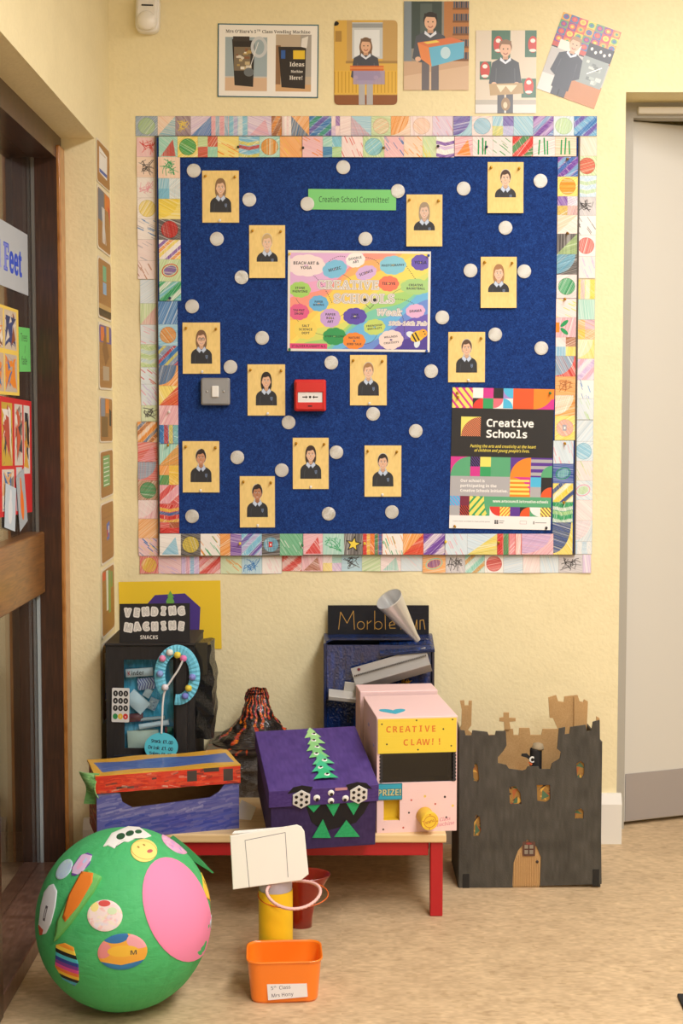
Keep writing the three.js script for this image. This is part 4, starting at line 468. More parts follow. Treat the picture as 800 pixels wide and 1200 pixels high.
// ---------------------------------------------------------------- low bench
const BH = 0.216, BF = 0.635, BB = 0.03;   // top height, front edge, back edge
{
  const x1 = P(523, 978, BF).x, x0 = -0.62, w = x1 - x0, xc = (x0 + x1) / 2;
  const t = thing('low_bench', 'low bench with pale beech top and red painted legs under the models', 'bench', [xc, 0, (BF + BB) / 2]), d = BF - BB;
  mesh('bench_top', metreUV(rbox(w, 0.022, d, 0.004, 0, BH - 0.011, 0), 2), T(beechMap, 0.5), t);
  const red = M(0xb3171f, 0.4);
  for (const s of [-1, 1]) mesh('apron', rbox(w - 0.09, 0.036, 0.018, 0.003, 0, BH - 0.041, s * (d / 2 - 0.022)), red, t);
  for (const s of [-1, 1]) mesh('side_apron', rbox(0.018, 0.036, d - 0.09, 0.003, s * (w / 2 - 0.024), BH - 0.041, 0), red, t);
  for (const sx of [-1, 1]) for (const sz of [-1, 1]) mesh('leg', rbox(0.032, BH - 0.022, 0.032, 0.003, sx * (w / 2 - 0.024), (BH - 0.022) / 2, sz * (d / 2 - 0.026)), red, t);
}
// googly eye used on several models (white dome with a black pupil)
const eyeWhite = M(0xf1efea, 0.25), pupilM = M(0x151314, 0.2);
function googly(parent, x, y, z, r, dx, dy, rot) {
  const e = mesh('googly_eye', new THREE.SphereGeometry(r, 16, 8, 0, 7, 0, Math.PI / 2).rotateX(Math.PI / 2).scale(1, 1, 0.4), eyeWhite, parent); e.position.set(x, y, z); if (rot) e.rotation.set(...rot);
  mesh('pupil', lathe([[0, 0.0012], [r * 0.5, 0.0012], [r * 0.5, 0], [0, 0]].map((p) => [p[0], p[1]]), 14).rotateX(Math.PI / 2).translate(dx * r, dy * r, r * 0.33), pupilM, e); return e;
}
const wob = (g, s, x, y, f, col, step, a = 0.12) => { g.fillStyle = col; g.font = f; g.textBaseline = 'middle'; g.textAlign = 'center'; [...s].forEach((ch, i) => { g.save(); g.translate(x + i * step, y + rr(-4, 4)); g.rotate(rr(-a, a)); g.fillText(ch, 0, 0); g.restore(); }); };

// ---------------------------------------------------------------- yellow picture on the wall
{
  const r = rect(140, 681, 259, 761, 0), t = thing('wall_picture', 'yellow sheet on the wall with a purple paper monster shape behind the vending machine', 'picture', [r.x, r.y, 0.0006]);
  mesh('yellow_sheet', sheet(r.w, r.h, { t: 0.0005, nx: 6, ny: 6, bend: (u, v) => 0.005 * u * u }), M(0xf0cb2e, 0.8), t); t.rotation.z = R(0.8);
  const q = (x, y) => { const a = P(x, y, 0); return [a.x - r.x, a.y - r.y]; };
  mesh('purple_shape', cut(poly([q(166, 715), q(182, 697), q(217, 695.5), q(235, 712), q(233, 745), q(222, 747), q(220, 740), q(166, 742)]), 0.0006).translate(0, 0, 0.0022), M(0x4b3585, 0.85), t);
  mesh('green_tree', cut(poly([q(200, 692), q(204.5, 700), q(202.5, 700), q(205, 706), q(203.5, 706), q(204, 712), q(193, 711), q(196, 705), q(194.5, 705), q(198, 699), q(196.5, 699)]), 0.0006).translate(0, 0, 0.003), M(0x6fae4e, 0.85), t);
}

// ---------------------------------------------------------------- vending machine model
{
  const zf = 0.36, L = P(124, 800, zf).x, Rr = P(228, 800, zf).x, top = P(180, 756, zf).y, w = Rr - L, h = top - BH, d = 0.24, x0 = (L + Rr) / 2;
  const t = thing('vending_machine_model', 'black cardboard vending machine model with a window, keypad and pale blue ring', 'cardboard model', [x0, BH, zf - d / 2]);
  const blk = T(brushMap(33, 29, 28, 10), 0.6), q = (x, y, z = zf) => { const a = P(x, y, z); return [a.x - x0, a.y - BH]; };
  const wl = q(145, 800)[0], wr = q(203, 800)[0], wt = q(170, 773)[1], wb = q(170, 877)[1], tl = q(137, 880)[0], tr = q(173, 880)[0], tb = q(150, 890)[1];
  const fs = poly([[-w / 2, 0], [w / 2, 0], [w / 2, h], [-w / 2, h]]); fs.holes.push(hole([[wl, wb], [wr, wb], [wr, wt], [wl, wt]]));
  mesh('front_panel', cut(fs, 0.006).translate(0, 0, d / 2 - 0.006), blk, t);
  for (const s of [-1, 1]) mesh('side_panel', box(0.006, h, d - 0.006, s * (w / 2 - 0.003), h / 2, -0.003), blk, t);
  mesh('top_panel', rbox(w + 0.004, 0.007, d + 0.006, 0.002, 0, h + 0.002, 0.002), blk, t); mesh('bottom_panel', box(w - 0.012, 0.006, d - 0.006, 0, 0.003, -0.003), blk, t); mesh('back_panel', box(w - 0.012, h - 0.006, 0.005, 0, h / 2, -d / 2 + 0.003), blk, t);
  mesh('teal_backing', box(wr - wl + 0.05, wt - wb + 0.02, 0.004, (wl + wr) / 2, (wt + wb) / 2, d / 2 - 0.045), T(brushMap(74, 172, 200, 50), 0.6), t);
  mesh('window_film', box(wr - wl + 0.01, wt - wb + 0.01, 0.0008, (wl + wr) / 2, (wt + wb) / 2, d / 2 - 0.008), MP(0xf2fbff, 0.08, { transmission: 1, thickness: 0 }), t);
  mesh('delivery_tray', [rbox(tr - tl, 0.008, 0.05, 0.002, (tl + tr) / 2, tb, d / 2 + 0.022), rbox(tr - tl, 0.022, 0.006, 0.002, (tl + tr) / 2, tb + 0.012, d / 2 + 0.044)], MP(0x1d2531, 0.25, { clearcoat: 0.6 }), t);
  mesh('base_ledge', rbox(q(174, 890)[0] - q(131, 890)[0], q(150, 895)[1], 0.06, 0.003, (q(174, 890)[0] + q(131, 890)[0]) / 2, q(150, 895)[1] / 2 + 0.002, d / 2 + 0.03), blk, t);
  mesh('corner_post', rbox(0.032, h - 0.02, 0.03, 0.004, w / 2 - 0.034, (h - 0.02) / 2, d / 2 + 0.012), blk, t);
  // header board
  const ha = q(139, 714), hb = q(222, 752), hw = hb[0] - ha[0], hh = ha[1] - hb[1];
  const hd = mesh('header_board', cut(poly([[0, -0.016], [hw, -0.016], [hw, hh + 0.002], [0, hh]]), 0.004), T(cv(1024, 512, (g, W, H) => {
    fillR(g, '#1b1817', 0, 0, W, H); const row = (s, x, y, st, f) => [...s].forEach((ch, i) => { g.save(); g.translate(x + i * st, y + rr(-8, 8) - i * 3); g.rotate(rr(-0.16, 0.16)); g.font = 'bold ' + f + 'px sans-serif'; g.textAlign = 'center'; g.textBaseline = 'middle'; g.lineJoin = 'round'; g.strokeStyle = '#ded9d0'; g.lineWidth = 44; g.strokeText(ch, 0, 0); g.strokeStyle = '#5d5853'; g.lineWidth = 5; g.strokeText(ch, 0, 0); g.fillStyle = '#cfcac1'; g.fillText(ch, 0, 0); g.restore(); });
    row('VENDING', 120, 120, 130, 120); row('MACHINE', 130, 310, 128, 118); g.fillStyle = '#ddd8cf'; g.font = 'bold 70px sans-serif'; g.fillText('SNACKS', 300, 470, 420);
  }), 0.75), t); hd.position.set(ha[0], h + 0.006 + 0.016, d / 2 - 0.012); hd.rotation.x = R(-4);
  // keypad card
  const ka = q(131, 806), kb = q(152, 846), kw = kb[0] - ka[0], kh = ka[1] - kb[1];
  const kp = mesh('keypad', plate(kw, kh, 0.003, 0.004, { bevel: 0.0006 }), T(cv(384, 700, (g, W, H) => {
    fillR(g, '#d9d7d3', 0, 0, W, H); for (let r = 0; r < 3; r++) for (let c = 0; c < 3; c++) { oval(g, '#191717', 80 + c * 112, 110 + r * 150, 52, 60); g.fillStyle = '#e9e6e2'; g.font = 'bold 62px sans-serif'; g.textAlign = 'center'; g.textBaseline = 'middle'; g.fillText(String(r * 3 + c + 1), 80 + c * 112, 112 + r * 150); }
    [['#2f8a4a', '\u2713'], ['#e6b92a', 'i'], ['#d0322c', 'x']].forEach(([c, s], i) => { oval(g, c, 80 + i * 112, 580, 54, 60); g.fillStyle = '#f3f0ea'; g.fillText(s, 80 + i * 112, 582); });
  }), 0.5), t); kp.position.set((ka[0] + kb[0]) / 2, (ka[1] + kb[1]) / 2, d / 2 + 0.002); kp.rotation.z = R(-1.5);
  // pale blue ring cut from a ribbed plate
  const rc = q(207, 792, zf + 0.05), S = (DIST - zf - 0.05) / FOC, ro = 27 * S, ro2 = 36 * S, wd = 12.5 * S, N = 110, a0 = R(-98), a1 = R(222), pos = [], idx = [], uvs = [];
  for (let i = 0; i <= N; i++) { const a = a0 + (a1 - a0) * i / N, b = 0.0011 * Math.sin(i * 1.9), c = Math.cos(a), s = Math.sin(a); [[0, 0], [0, 0.004], [0.25, 0.0068], [0.75, 0.0068], [1, 0.004], [1, 0]].forEach(([f, z]) => { pos.push((ro - wd * f) * c, (ro2 - wd * f) * s, z ? z + b : z); uvs.push(f, i / N); }); }
  for (let i = 0; i < N; i++) for (let j = 0; j < 6; j++) { const p = i * 6 + j, p2 = i * 6 + (j + 1) % 6; idx.push(p, p2, p + 6, p2, p2 + 6, p + 6); }
  idx.push(0, 2, 1, 0, 3, 2, 0, 4, 3, 0, 5, 4); const e = N * 6; idx.push(e, e + 1, e + 2, e, e + 2, e + 3, e, e + 3, e + 4, e, e + 4, e + 5);
  const rg = new THREE.BufferGeometry(); rg.setAttribute('position', new THREE.Float32BufferAttribute(pos, 3)); rg.setAttribute('uv', new THREE.Float32BufferAttribute(uvs, 2)); rg.setIndex(idx); const ring0 = rg.toNonIndexed(); ring0.computeVertexNormals();
  const ring = mesh('ribbed_ring', ring0, M(0x6fc4dc, 0.7, { side: THREE.DoubleSide }), t); ring.position.set(rc[0], rc[1], d / 2 + 0.034);
  const pom = (px, py, c) => { const g = jitter(new THREE.IcosahedronGeometry(0.0088, 4), 0.0009, 900), p = q(px, py, zf + 0.05); mesh('pom_pom', g.translate(p[0] - rc[0], p[1] - rc[1], 0.011), M(c, 1), ring); };
  pom(190, 772, 0xe88fb4); pom(198.5, 765, 0xe5e3da); pom(207.5, 768, 0xe5cf4a); pom(214.5, 772, 0xe27fb0); pom(187, 790, 0x8fa3d6); pom(225, 794, 0x8a8fd0); pom(193, 806, 0xe0d8dc); pom(220.5, 807, 0xe0c94a); pom(216.5, 816, 0x7c86d0);
  const pp = [[214, 774], [208, 786], [200, 798], [192, 812], [189.5, 826], [188.5, 844], [187.5, 862]].map(([x, y], i) => { const p = q(x, y, zf + 0.06); return V(p[0], p[1], d / 2 + 0.05 - 0.003 * i); });
  mesh('white_straw', tube(pp, 0.0028, 40, 10), M(0xeeebe6, 0.45), t);
  const ta = q(188, 877, zf + 0.05), tg = mesh('price_tag', cut(ellipse(20 * S, 17 * S), 0.0025, { bevel: 0.0006 }), T(cv(512, 440, (g, W, H) => { fillR(g, '#52bfd0', 0, 0, W, H); g.save(); g.rotate(0.1); wob(g, 'Snack £1.00', 130, 110, 'bold 74px sans-serif', '#16283f', 30); wob(g, 'Drink £1.00', 100, 210, 'bold 74px sans-serif', '#16283f', 34); wob(g, 'Token £1.00', 120, 305, 'bold 74px sans-serif', '#16283f', 31); g.restore(); }), 0.7), t); tg.position.set(ta[0], ta[1], d / 2 + 0.034); tg.rotation.x = R(-8);
  // folded black bag hanging on the right side
  const bg = new THREE.BoxGeometry(0.05, 0.26, 0.11, 8, 16, 6); { const p = bg.attributes.position; for (let i = 0; i < p.count; i++) { const y = p.getY(i) / 0.26 + 0.5, k = 0.55 + 0.45 * Math.sin(y * 2.4 + 0.5); p.setXYZ(i, p.getX(i) * k + 0.004 * Math.sin(y * 17 + p.getZ(i) * 60), p.getY(i), p.getZ(i) + 0.004 * Math.sin(y * 23 + p.getX(i) * 80)); } }
  const bp = q(232, 812), bag = mesh('black_bag', jitter(bg, 0.0012, 140), MP(0x181716, 0.32, { clearcoat: 0.4, bumpMap: rep(crumple, 2), bumpScale: 0.004 }), t); bag.position.set(w / 2 + 0.024, bp[1], d / 2 - 0.07);
  mesh('bag_flap', rbox(0.062, 0.09, 0.005, 0.002, w / 2 + 0.004, bp[1] + 0.092, d / 2 - 0.006), MP(0x151413, 0.35, { clearcoat: 0.3 }), t);
  // snacks seen through the window
  const snack = (name, label, cat, tex, x, y, sw, sh, rot, dz = 0) => { const p = P(x, y, zf - 0.03), g = sheet(sw, sh, { t: 0.008, nx: 8, ny: 6, bend: (u, v) => 0.006 * Math.cos(u * 3) * Math.cos(v * 3) + 0.0012 * Math.sin(u * 26) }), o = mesh(name, g, typeof tex === 'number' ? M(tex, 0.45) : T(tex, 0.4), scene); o.position.set(p.x, p.y, zf - 0.036 + dz); o.rotation.z = R(rot); tag(o, label + ' behind the window of the black vending machine', cat, 'snacks in the vending machine'); };
  snack('sweet_wrapper', 'pale wrapper with red and black Kinder lettering', 'wrapper', cv(512, 128, (g, W, H) => { fillR(g, '#d8d2cc', 0, 0, W, H); g.font = 'bold 96px sans-serif'; g.textBaseline = 'middle'; g.fillStyle = '#c8322c'; g.fillText('K', 30, 66); g.fillStyle = '#39332f'; g.fillText('inder', 105, 66); }), 164, 787, 0.074, 0.022, 4, 0.012);
  snack('crisp_packet', 'white packet with violet zigzag stripes', 'packet', cv(256, 192, (g, W, H) => { fillR(g, '#dcd8e2', 0, 0, W, H); g.strokeStyle = '#5f4fa0'; g.lineWidth = 13; for (let i = -1; i < 8; i++) { g.beginPath(); g.moveTo(i * 40, 0); g.lineTo(i * 40 + 50, 90); g.lineTo(i * 40 + 10, 192); g.stroke(); } }), 171, 801, 0.046, 0.032, 6);
  snack('paper_packet', 'large creased white packet at the left', 'packet', 0xf2f3f0, 161, 822, 0.06, 0.04, -42, 0.006); snack('paper_packet', 'small white square packet at the centre', 'packet', 0xf0f2f0, 173, 812, 0.02, 0.024, -30); snack('paper_packet', 'small grey patterned packet right of centre', 'packet', cv(128, 128, (g, W, H) => { fillR(g, '#b9c3cc', 0, 0, W, H); for (let i = 0; i < 14; i++) fillR(g, i % 2 ? '#8790a4' : '#e2e0dc', rr(0, 110), rr(0, 110), 24, 12); }), 179, 825, 0.024, 0.032, -24);
  snack('sweet_wrapper', 'dark red wrapper low down', 'wrapper', 0x7a3b3e, 158, 841, 0.045, 0.022, 4); snack('snack_bar', 'long white bar, lower', 'snack bar', 0xf3f1ec, 181, 848, 0.082, 0.013, 9, 0.012); snack('snack_bar', 'long pale bar, upper', 'snack bar', 0xc4c6c2, 178, 842, 0.07, 0.008, 5); snack('paper_packet', 'crumpled cream packet at the bottom', 'packet', 0xe9e6cc, 168, 866, 0.085, 0.05, 3, 0.004); snack('sweet_wrapper', 'green and red wrapper in the lower right', 'wrapper', cv(128, 64, (g, W, H) => { fillR(g, '#3f7d5c', 0, 0, W, H); fillR(g, '#b8433c', 0, 0, 40, H); }), 198, 856, 0.022, 0.02, 0);
}

// ---------------------------------------------------------------- volcano
{
  const p = P(303, 880, 0.16), t = thing('volcano_model', 'painted papier-mache volcano with orange lava on a foil covered box', 'volcano model', [-0.243, BH, 0.165]);
  const bw = 0.272, bd = 0.27, bh = 0.122;
  { const g = new THREE.BoxGeometry(bw * 0.94, bh - 0.004, bd * 0.94, 26, 14, 26).translate(0, (bh - 0.004) / 2, 0); const q = mergeVertices(g, 1e-5), a = q.attributes.position; for (let i = 0; i < a.count; i++) { const x = a.getX(i), y = a.getY(i), z = a.getZ(i); if (y > 0.004 && y < bh - 0.006) { const k = (nz(32, x * 1.6 + 3, y * 2 + z) - 0.5) * 0.014 + (nz(64, z * 2 + 1, y * 2 + x) - 0.5) * 0.009; a.setX(i, x + Math.sign(x) * k); a.setZ(i, z + Math.sign(z) * k); } } const f = q.toNonIndexed(); f.computeVertexNormals(); mesh('foil_box', f, M(0x8d8680, 0.32, { metalness: 0.85, bumpMap: rep(crumple, 3), bumpScale: 0.004 }), t); }
  const lava = cv(1024, 512, (g, W, H) => {
    fillR(g, '#221b18', 0, 0, W, H); for (let i = 0; i < 500; i++) { g.globalAlpha = 0.25; fillR(g, rnd() < 0.5 ? '#3a302b' : '#120e0d', rr(0, W), rr(0, H), rr(6, 30), rr(3, 10)); } g.globalAlpha = 1;
    for (let i = 0; i < 20; i++) { const x = i * W / 20 + rr(-10, 10), len = H * rr(0.35, 1); for (let y = 0; y < len; y += 4) { g.globalAlpha = rr(0.55, 0.95); const c = rnd(); oval(g, c < 0.42 ? '#c83a1a' : c < 0.72 ? '#e88420' : c < 0.86 ? '#a83a6a' : '#7d1c14', x + 9 * Math.sin(y * 0.05 + i) + rr(-4, 4), y, rr(7, 13) * (0.8 + 0.5 * y / H), rr(6, 13)); } } g.globalAlpha = 1;
  });
  const rings = 30, seg = 72, pos = [], uv = [], idx = []; const ph = 0.148;
  for (let i = 0; i <= rings; i++) { const f = i / rings, r = 0.026 + 0.036 * f + 0.066 * Math.pow(f, 4), y = bh + 0.007 + ph * (1 - Math.pow(f, 0.92)); for (let j = 0; j <= seg; j++) { const a = j / seg * 2 * Math.PI, ja = j % seg, n = (nz(64, f * 0.4 + 0.1, ja / seg) - 0.5) * 0.007 * (0.5 + f) + (nz(16, f * 0.5, ja / seg) - 0.5) * 0.012; const q = r + n * (i === 0 ? 0.4 : 1); pos.push(q * Math.cos(a), y + (i < rings ? n * 0.3 : 0), q * Math.sin(a)); uv.push(j / seg, 1 - f); } }
  for (let i = 0; i < rings; i++) for (let j = 0; j < seg; j++) { const a = i * (seg + 1) + j; idx.push(a, a + 1, a + seg + 1, a + 1, a + seg + 2, a + seg + 1); }
  const cg = new THREE.BufferGeometry(); cg.setAttribute('position', new THREE.Float32BufferAttribute(pos, 3)); cg.setAttribute('uv', new THREE.Float32BufferAttribute(uv, 2)); cg.setIndex(idx); cg.computeVertexNormals();
  const cone = mesh('volcano_cone', cg, TP(lava, 0.4, { clearcoat: 0.35, side: THREE.DoubleSide, bumpMap: rep(crumple, 2), bumpScale: 0.002 }), t); cone.position.z = -0.015; cone.scale.set(1, 1, 0.95);
  mesh('crater', lathe([[0, -0.02], [0.016, -0.016], [0.027, -0.002], [0.0285, 0.001], [0.0275, 0.0015], [0.025, -0.001]], 28).translate(0, bh + ph, -0.015), TP(lava, 0.5), t);
  mesh('painted_board', sheet(bw, bd, { t: 0.006, nx: 20, ny: 20, bend: (u, v) => 0.002 * Math.sin(u * 9) * Math.sin(v * 8) }).rotateX(-Math.PI / 2).translate(0, bh - 0.001, 0), TP(cv(512, 512, (g, W, H) => { fillR(g, '#2a211d', 0, 0, W, H); for (let i = 0; i < 130; i++) { const a = rr(0, 7), r = rr(90, 350), x = 256 + r * Math.cos(a), y = 256 + r * Math.sin(a); g.globalAlpha = rr(0.5, 0.9); g.save(); g.translate(x, y); g.rotate(a + rr(-0.6, 0.6)); oval(g, ['#d23c1e', '#e0561f', '#7d2418', '#d9481c', '#3b312b', '#e87a2a'][i % 6], 0, 0, rr(14, 50), rr(5, 12)); g.restore(); } g.globalAlpha = 1; }), 0.4, { clearcoat: 0.3 }), t);
}

// ---------------------------------------------------------------- painted slot box
{
  const a = P(196, 982, 0.6), t = thing('slot_box_model', 'painted box with a blue top, red band and wide mouth slot behind the green ball', 'cardboard model', [a.x - 0.014, BH, 0.558], R(17));
  const w = 0.362, h = 0.163, d = 0.16, hz = d / 2;
  const paint = (base, cols, W = 1024, H = 256, n = 260, lw = 12) => cv(W, H, (g) => { fillR(g, base, 0, 0, W, H); for (let i = 0; i < n; i++) { g.globalAlpha = rr(0.25, 0.8); g.strokeStyle = cols[i % cols.length]; g.lineWidth = rr(2, lw); const x = rr(0, W), y = rr(0, H); g.beginPath(); g.moveTo(x, y); g.quadraticCurveTo(x + rr(10, 60), y + rr(-10, 10), x + rr(40, 160), y + rr(-14, 14)); g.stroke(); } g.globalAlpha = 1; });
  const top = h - 0.042;
  const fs = poly([[-w / 2, 0], [w / 2, 0], [w / 2, top], [w / 2 - 0.035, top], [w / 2 - 0.052, top - 0.022], [w / 2 - 0.075, top - 0.035], [-w / 2 + 0.09, top - 0.045], [-w / 2 + 0.064, top - 0.028], [-w / 2 + 0.058, top - 0.006], [-w / 2 + 0.03, top], [-w / 2, top]]);
  mesh('front_panel', cut(fs, 0.005).translate(0, 0, hz - 0.005), TP(cv(1024, 320, (g, W, H) => { fillR(g, '#5c5d9c', 0, 0, W, H); for (let i = 0; i < 300; i++) { g.globalAlpha = rr(0.2, 0.7); const y = rr(0, H); g.strokeStyle = (y > 190 ? ['#2c3f9c', '#24358c', '#4a55a8'] : ['#6a669c', '#4a4f92', '#9a96b8', '#8a86ac'])[i % 3 + (y > 190 ? 0 : i % 2)]; g.lineWidth = rr(3, 20); const x = rr(-50, W); g.beginPath(); g.moveTo(x, y); g.quadraticCurveTo(x + rr(20, 80), y - rr(-12, 40), x + rr(60, 200), y - rr(5, 30)); g.stroke(); } g.globalAlpha = 1; }), 0.4, { clearcoat: 0.3 }), t);
  mesh('back_panel', box(w - 0.012, h - 0.004, 0.004, 0, h / 2 - 0.002, -hz + 0.002), T(rep(cardMap, 2), 0.85), t); mesh('bottom_panel', box(w - 0.012, 0.004, d - 0.01, 0, 0.002, 0), T(rep(cardMap, 2), 0.85), t);
  const side = TP(paint('#8c2f2a', ['#d8432c', '#e8c86a', '#2a2a2c', '#5c8a4c', '#c9352a', '#e0d8c2'], 512, 512, 160, 26), 0.45, { clearcoat: 0.2 });
  for (const s of [-1, 1]) mesh('side_panel', box(0.005, h - 0.004, d - 0.005, s * (w / 2 - 0.0025), h / 2 - 0.002, -0.0025), side, t);
  mesh('lid_board', box(w - 0.02, 0.003, d - 0.02, 0, h - 0.008, 0), T(rep(cardMap, 2), 0.85), t);
  mesh('red_band', sheet(w + 0.006, 0.044, { t: 0.004, nx: 30, ny: 3, bend: (u, v) => 0.0012 * Math.sin(u * 40) * (0.5 - v) }).translate(0, h - 0.021, hz + 0.0005), TP(cv(1024, 128, (g, W, H) => { fillR(g, '#d83a24', 0, 0, W, H); for (let i = 0; i < 200; i++) { g.globalAlpha = rr(0.3, 0.8); g.fillStyle = ['#e8502c', '#c22f22', '#b52a24', '#e0c0a8', '#3a3130', '#e06038'][i % 6 === 4 ? (rnd() < 0.5 ? 4 : 0) : i % 6 === 3 ? (rnd() < 0.3 ? 3 : 1) : i % 6]; g.save(); g.translate(rr(0, W), rr(0, H)); g.rotate(rr(-0.3, 0.3)); g.fillRect(0, 0, rr(20, 110), rr(4, 20)); g.restore(); } g.globalAlpha = 1; fillR(g, '#473d38', 640, 10, 70, 80); fillR(g, '#473d38', 900, 16, 70, 90); fillR(g, '#453a35', 760, 0, 110, 30); }), 0.35, { clearcoat: 0.4 }), t);
  mesh('top_panel', sheet(w + 0.008, d + 0.008, { t: 0.005, nx: 24, ny: 8, bend: (u, v) => 0.0015 * Math.sin(u * 12 + v * 6) }).rotateX(-Math.PI / 2).translate(0, h - 0.001, 0), TP(cv(1024, 420, (g, W, H) => { fillR(g, '#d8a436', 0, 0, W, H); for (let i = 0; i < 120; i++) { g.globalAlpha = 0.4; fillR(g, i % 2 ? '#e3b84c' : '#c08a2a', rr(0, W), rr(0, H), rr(30, 120), rr(3, 9)); } g.globalAlpha = 1; area(g, '#4a66a8', [[30, 110], [990, 96], [1000, 330], [60, 350]]); for (let i = 0; i < 160; i++) { g.globalAlpha = rr(0.2, 0.6); fillR(g, ['#3f5aa8', '#5f78b8', '#2d4488', '#6f86c0'][i % 4], rr(50, 850), rr(115, 315), rr(50, 160), rr(3, 12)); } g.globalAlpha = 1; }), 0.4, { clearcoat: 0.3 }), t);
  const gf = sheet(0.055, 0.085, { t: 0.003, nx: 8, ny: 10, bend: (u, v) => 0.01 * Math.sin(v * 5 + u * 3) - 0.05 * Math.max(0, 0.2 - v) * 0.4 });
  const flap = mesh('green_flap', gf, TP(paint('#7cb868', ['#98cc80', '#6aa45c', '#b4d89a', '#5a9850'], 256, 256, 120, 14), 0.6), t); flap.position.set(-w / 2 - 0.014, h - 0.036, hz - 0.02); flap.rotation.y = -0.95;
  const rf = mesh('red_flap', sheet(0.06, 0.09, { t: 0.003, nx: 6, ny: 8, bend: (u, v) => 0.008 * Math.sin(v * 6) }), side, t); rf.position.set(w / 2 + 0.003, h - 0.06, 0.02); rf.rotation.y = Math.PI / 2 - 0.2;
}
{ const p = P(286, 953, 0.5), o = mesh('paper_curl', sheet(0.045, 0.07, { t: 0.0008, nx: 8, ny: 8, bend: (u, v) => 0.03 * v * v + 0.006 * u }), MAT.paperWhite, scene); o.position.set(p.x, p.y - 0.006, 0.5); o.rotation.set(R(-12), R(-10), R(-24)); tag(o, 'curled scrap of white paper between painted slot box and purple monster box', 'paper'); }
